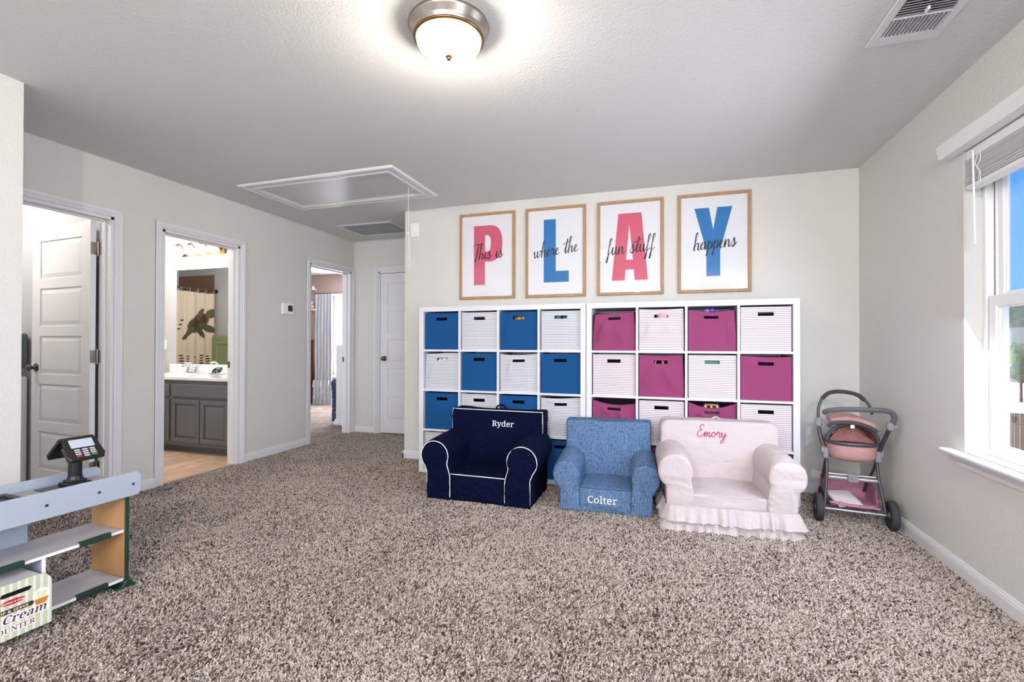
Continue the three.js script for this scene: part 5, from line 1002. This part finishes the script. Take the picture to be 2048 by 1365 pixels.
{
  const o = thing('added_laundry_light', 'added unseen white dome fill light inside the laundry', 'ceiling light', [-4.75, H, 1.75]);  // added lamp, never in view, lifts the dark door face
  part('base', lathe([[0, 0], [0.13, 0], [0.13, -0.02], [0, -0.02]], 32), M.white, o);
  part('added_fill_dome', lathe([[0.12, -0.02], [0.115, -0.05], [0.08, -0.08], [0, -0.09]], 32), phys({ color: 0xffffff, emissive: 0xfff0dc, emissiveIntensity: 1.2, roughness: 0.4 }), o);
  const l = new THREE.PointLight(0xfff6ee, 1.2, 0, 2); l.name = 'added_laundry_bulb'; l.position.set(0, -0.05, 0); l.castShadow = true; l.shadow.radius = 3; o.add(l);
}
// ---------- bedroom ----------
{
  const o = new THREE.Group(); o.name = 'window_4'; o.userData = { kind: 'structure', label: 'bright bedroom window seen through the doorway', category: 'window' }; scene.add(o);
  o.position.set((BW.x0 + BW.x1) / 2, BW.y0, -7.46); const w = BW.x1 - BW.x0, h = BW.y1 - BW.y0;
  part('window_frame', ext(rect(-w / 2, w / 2, 0, h), 0.06, 0.003, [rect(-w / 2 + 0.05, w / 2 - 0.05, 0.05, h / 2 - 0.02).reverse(), rect(-w / 2 + 0.05, w / 2 - 0.05, h / 2 + 0.02, h - 0.05).reverse()]).translate(0, 0, -0.10), M.vinyl, o);
  part('pane', bx(w - 0.09, h - 0.09, 0.004, 0, h / 2, -0.08), phys({ color: 0xffffff, emissive: 0xffffff, emissiveIntensity: 1.1, roughness: 0.3 }), o);
  part('casing', ext(rect(-w / 2 - 0.06, w / 2 + 0.06, -0.06, h + 0.06), 0.016, 0.003, [rect(-w / 2, w / 2, 0, h).reverse()]), M.trim, o);
  const l = new THREE.RectAreaLight(0xf6f8ff, 11, w - 0.1, h - 0.1); l.name = 'bedroom_window_daylight'; l.position.set((BW.x0 + BW.x1) / 2, (BW.y0 + BW.y1) / 2, -7.44); l.lookAt((BW.x0 + BW.x1) / 2, (BW.y0 + BW.y1) / 2, -5); scene.add(l);
}
{
  const cloth = std({ color: 0xd2d3d8, roughness: 0.95, bumpMap: clothBump, bumpScale: 0.004 });
  const o = thing('bedroom_curtain', 'pale grey bedroom curtain with tiered ruffles at the hem', 'curtain', [-6.03, 0, 7.34]);
  const P = [], idx = [], nu = 120, nv = 10, y0 = 0.42, y1 = 2.06;
  for (let i = 0; i <= nu; i++) for (let j = 0; j <= nv; j++) { const u = i / nu, v = j / nv; P.push(-0.20 + 0.40 * u * (1 - 0.06 * v) - 0.02 * (1 - v), y0 + (y1 - y0) * v, 0.03 * Math.sin(u * 34 + 0.5 * Math.sin(v * 3)) + 0.012 * noise3(u * 8, v * 3, 2)); }
  for (let i = 0; i < nu; i++) for (let j = 0; j < nv; j++) { const a = i * (nv + 1) + j; idx.push(a, a + nv + 1, a + nv + 2, a, a + nv + 2, a + 1); }
  const g = new THREE.BufferGeometry(); g.setAttribute('position', new THREE.Float32BufferAttribute(P, 3)); g.setIndex(idx); g.computeVertexNormals(); part('cloth', g, cloth, o);
  for (let k = 0; k < 4; k++) {
    const Q = [], ix = [], n = 160; for (let i = 0; i <= n; i++) for (let j = 0; j <= 3; j++) { const u = i / n, v = j / 3; Q.push(-0.225 + 0.44 * u, 0.45 - k * 0.11 - 0.135 * v, 0.03 * Math.sin(u * 34) + 0.012 + (0.012 + 0.014 * v) * (1 + noise3(u * 38, k * 3.3, 1)) + 0.004 * k); }
    for (let i = 0; i < n; i++) for (let j = 0; j < 3; j++) { const a = i * 4 + j; ix.push(a, a + 1, a + 5, a, a + 5, a + 4); } const r = new THREE.BufferGeometry(); r.setAttribute('position', new THREE.Float32BufferAttribute(Q, 3)); r.setIndex(ix); r.computeVertexNormals(); part('ruffle', r, cloth, o);
  }
  const r = thing('bedroom_curtain_rod', 'thin dark curtain rod in the bedroom', 'curtain rod', [-5.4, 2.07, 7.36]);
  part('rod', rod([-0.86, 0, 0], [0.86, 0, 0], 0.009), M.darkNickel, r); part('finial', [sph(0.02, -0.87, 0, 0), sph(0.02, 0.87, 0, 0)], M.darkNickel, r); part('bracket', [rod([-0.80, 0, 0], [-0.80, 0, -0.10], 0.006), rod([0.80, 0, 0], [0.80, 0, -0.10], 0.006)], M.darkNickel, r);
  const cam = thing('baby_monitor', 'small white baby monitor camera with a black face on the bedroom wall', 'camera', [-6.36, 2.19, 7.44]);
  part('mount', [rod([0.02, -0.03, -0.0], [0, 0, 0.03], 0.008), cylZ(0.025, 0.02, 0.02, -0.03, 0)], M.white, cam); part('housing', sph(0.042, 0, 0, 0.05), M.white, cam); part('lens', cylZ(0.026, 0.02, -0.008, 0, 0.088), M.black, cam);
  const sh = thing('wall_ledge', 'small white wall ledge in the bedroom', 'shelf', [-6.42, 1.76, 7.455]);
  part('board', rb(0.22, 0.03, 0.13, 0.006, 0, 0.015, 0.066), M.white, sh);
  const pl = thing('plush_toy', 'small beige plush toy sitting on the bedroom wall ledge', 'plush toy', [-6.38, 1.79, 7.39]);
  const plush = std({ color: 0xc9b8ac, roughness: 1 }); part('body', sph(0.045, 0, 0.045, 0, 1, 1, 0.9), plush, pl); part('head', sph(0.036, 0, 0.118, 0), plush, pl); part('ear', [sph(0.014, -0.026, 0.148, 0), sph(0.014, 0.026, 0.148, 0)], plush, pl);
  const dr = thing('wooden_dresser', 'brown wooden dresser beside the bedroom curtain', 'dresser', [-6.68, 0, 7.2]);
  part('body', rb(0.74, 1.20, 0.48, 0.01, 0, 0.60, 0), std({ map: woodTex, color: 0x6e5d52, roughness: 0.5 }), dr);
  for (let k = 0; k < 4; k++) part('drawer', rb(0.68, 0.24, 0.02, 0.006, 0, 0.20 + k * 0.27, 0.245), std({ map: woodTex, color: 0x78665a, roughness: 0.5 }), dr);
  const wd = thing('white_dresser', 'white dresser end with base moulding just inside the bedroom', 'dresser', [-4.13, 0, 5.50]);
  part('body', rb(0.40, 1.06, 0.90, 0.006, 0, 0.58, -0.45), M.white, wd); part('base_moulding', [rb(0.46, 0.05, 0.96, 0.012, 0, 0.025, -0.45), rb(0.43, 0.05, 0.93, 0.012, 0, 0.06, -0.45)], M.white, wd);
  const pt = thing('grey_plush', 'grey plush toy lying on top of the white dresser', 'plush toy', [-4.16, 1.116, 5.60]);
  const gp = std({ color: 0x77797c, roughness: 1 }); part('body', sph(0.055, 0, 0.04, 0, 1.2, 0.75, 1), gp, pt); part('ear', [sph(0.025, -0.05, 0.036, 0.04, 0.7, 1.3, 0.7), sph(0.025, 0.04, 0.04, 0.05, 0.7, 1.3, 0.7)], gp, pt);
  const bl = dataTex(256, 256, (i, j) => { const d = ((i % 32) - 16) ** 2 + ((j % 32) - 16) ** 2 + 60 * (hash3(i >> 5, j >> 5, 2) - 0.5); return d < 26 ? [150, 158, 170] : [58, 72, 98]; }, true, 1 / 0.5);
  const bd = thing('blue_bedspread', 'blue patterned bedspread hanging behind the white dresser', 'bedspread', [-4.36, 0, 5.58]);
  part('cloth', puff(resample(rrect(-0.11, -0.02, 0.02, 0.62, 0.03, 5), 0.03), [-0.06, 0.32], -0.7, 0.0, 0.03, { nz: 12, disp: (x, y, z) => 0.012 * noise3(x * 12, y * 5, z * 12) }), std({ map: bl, roughness: 0.95 }), bd);
}

// ---------- outside the window: upstairs, so the ground lies about three metres below the floor ----------
{
  const G = -3.0;
  struct('ground_lawn', box(XRo + 0.3, 90, G - 0.2, G, -30, 110), std({ color: 0xb0ae98, roughness: 1, bumpMap: clothBump, bumpScale: 0.03 }), 'pale sunlit lawn behind the house');
  struct('ground_street', box(26, 48, G, G + 0.02, -30, 110), std({ color: 0xc8c6c2, roughness: 1 }), 'pale concrete street beyond the fence');
  const wood = std({ map: woodTex, color: 0x656c72, roughness: 0.9 });
  const f = thing('back_fence', 'weathered wooden privacy fence below the window', 'fence', [12.2, G, 20.6]);
  for (let k = 0; k < 90; k++) piece('board', join(rb(0.13, 1.75 + 0.02 * rnd(), 0.02, 0.004, -6 + k * 0.14, 0.88, 0, 1)), wood, f);
  part('rail', [bx(12.6, 0.09, 0.04, 0.3, 0.4, -0.03), bx(12.6, 0.09, 0.04, 0.3, 1.4, -0.03)], wood, f);
  f.rotation.y = -0.785;
  const hs = thing('neighbour_house', 'grey roofed house across the street', 'house', [44, G, 66]);
  part('walls', bx(14, 3.2, 10, 0, 1.6, 0), std({ color: 0x4a5258, roughness: 0.9 }), hs);
  part('roof', ext([[-8, 0], [8, 0], [5, 3.0], [-5, 3.0]], 11, 0.05).translate(0, 3.2, -5.5), std({ color: 0x475058, roughness: 0.95 }), hs);
  part('garage_door', bx(4.5, 2.2, 0.1, 3, 1.1, 5.03), std({ color: 0x8a9094, roughness: 0.8 }), hs);
  part('window', [bx(1.2, 1.3, 0.1, -4.5, 1.6, 5.03), bx(1.2, 1.3, 0.1, -2, 1.6, 5.03)], std({ color: 0x34414c, roughness: 0.2 }), hs);
  const leaf = std({ color: 0x20382a, roughness: 0.95 }), leaf2 = std({ color: 0x42603a, roughness: 0.95 }), bark = std({ color: 0x463d35, roughness: 0.95 });
  const crown = (r, s, yy) => { const g = new THREE.IcosahedronGeometry(r, 5); g.computeVertexNormals(); displace(g, (x, y, z) => 0.28 * r * noise3(x * 2.2 / r + s, y * 2.2 / r, z * 2.2 / r) + 0.10 * r * noise3(x * 7 / r, y * 7 / r + s, z * 7 / r)); return g.translate(0, yy, 0); };
  [[56, 92, 5.6, 'large dark green tree behind the grey roofed house'], [70, 90, 6, 'dark green tree to the right of the tall one'], [43, 96, 5.2, 'dark green tree to the left of the tall one']].forEach(([x, d, r, lab], i) => { const t = thing('street_tree', lab, 'tree', [x, G, d], 0, 'trees beyond the street'); part('trunk', cyl(0.35, 0.25, 4, 0, 2, 0, 12), bark, t); part('crown', crown(r, i * 3.7, 3.2 + r * 0.6), leaf, t); });
  const y = thing('young_tree', 'young pale green tree on the lawn in front of the house', 'tree', [24.7, G, 44]); part('trunk', cyl(0.09, 0.06, 2, 0, 1, 0, 10), bark, y); part('crown', crown(1.15, 9, 2.6).scale(1, 1.15, 1), leaf2, y);
  const tk = thing('garden_bush', 'round dark bush by the fence', 'bush', [9.0, G, 16.6]); part('foliage', crown(0.5, 5, 0.35), leaf, tk);
}


// ---------- carpet pile: short bent yarns on the floor that the camera can see ----------
{
  const yarn = tube([[0, -0.002, 0], [0.0008, 0.004, 0.0003], [0.0032, 0.0082, 0], [0.0078, 0.0102, -0.0006]], 0.0026, 4, false, 5);
  const far = V(0, 0, 0), spots = [], cam2 = camera.clone(); cam2.updateMatrixWorld(); cam2.updateProjectionMatrix();
  const free = (x, d) => {
    if (d > D0 - 0.012 && x > XC - 0.02) return false;
    if (x < XL + 0.014 || x > XR - 0.014 || d > DH - 0.014) return false;
    if (x < XP + 0.014 && d < DP + 0.004) return false;
    if (x > -2.046 && x < 0.893 && d > SH.front) return false;
    return true;
  };
  const stepX = 0.0063, stepD = 0.0063; let k = 0;
  for (let d = 0.80; d < DH; d += stepD) for (let x = -3.76; x < XR; x += stepX) {
    const px = x + rr(-0.6, 0.6) * stepX, pd = d + rr(-0.6, 0.6) * stepD;
    if (!free(px, pd)) continue;
    far.set(px, 0, -pd).project(cam2); if (far.z > 1 || Math.abs(far.x) > 1.12 || far.y < -1.15 || far.y > 0.2) continue;
    spots.push(px, pd);
  }
  const n = spots.length / 2, m = new THREE.InstancedMesh(join(yarn), phys({ color: 0xffffff, roughness: 1, specularIntensity: 0.1 }), n);
  m.name = 'carpet_pile'; m.userData = { kind: 'stuff', label: 'speckled beige and brown yarn pile of the carpet', category: 'carpet' }; m.castShadow = m.receiveShadow = true;
  const pal = [[198, 186, 178], [188, 175, 166], [175, 160, 150], [144, 128, 117], [102, 87, 78], [72, 60, 53]].map(c => new THREE.Color().setRGB(c[0] / 255, c[1] / 255, c[2] / 255, THREE.SRGBColorSpace)), wt = [0.30, 0.29, 0.20, 0.10, 0.07, 0.04];
  const M4 = new THREE.Matrix4(), Q = new THREE.Quaternion(), E = new THREE.Euler(), S = V(1, 1, 1), P = V(0, 0, 0), C = new THREE.Color();
  for (let i = 0; i < n; i++) {
    const x = spots[2 * i], d = spots[2 * i + 1];
    const lay = noise3(x * 2.3, 0, d * 2.3) * 1.0 + 0.6;      // the nap leans different ways in different patches
    E.set(rr(-0.35, 0.35), lay + rr(-2.2, 2.2), rr(-0.35, 0.45)); Q.setFromEuler(E);
    const s = rr(0.72, 1.12); S.set(s * rr(0.9, 1.5), s, s * rr(0.9, 1.3)); P.set(x, -0.001, -d);
    m.setMatrixAt(i, M4.compose(P, Q, S));
    let t = clamp(rnd() + 0.05 * noise3(x * 7, 3, d * 7) + 0.08 * noise3(x * 34, 7, d * 34), 0, 0.999), ci = 0; while (ci < 5 && t > wt[ci]) { t -= wt[ci]; ci++; }
    C.copy(pal[ci]).multiplyScalar(rr(0.92, 1.08)); m.setColorAt(i, C);
  }
  scene.add(m);
}
renderer.render(scene, camera);
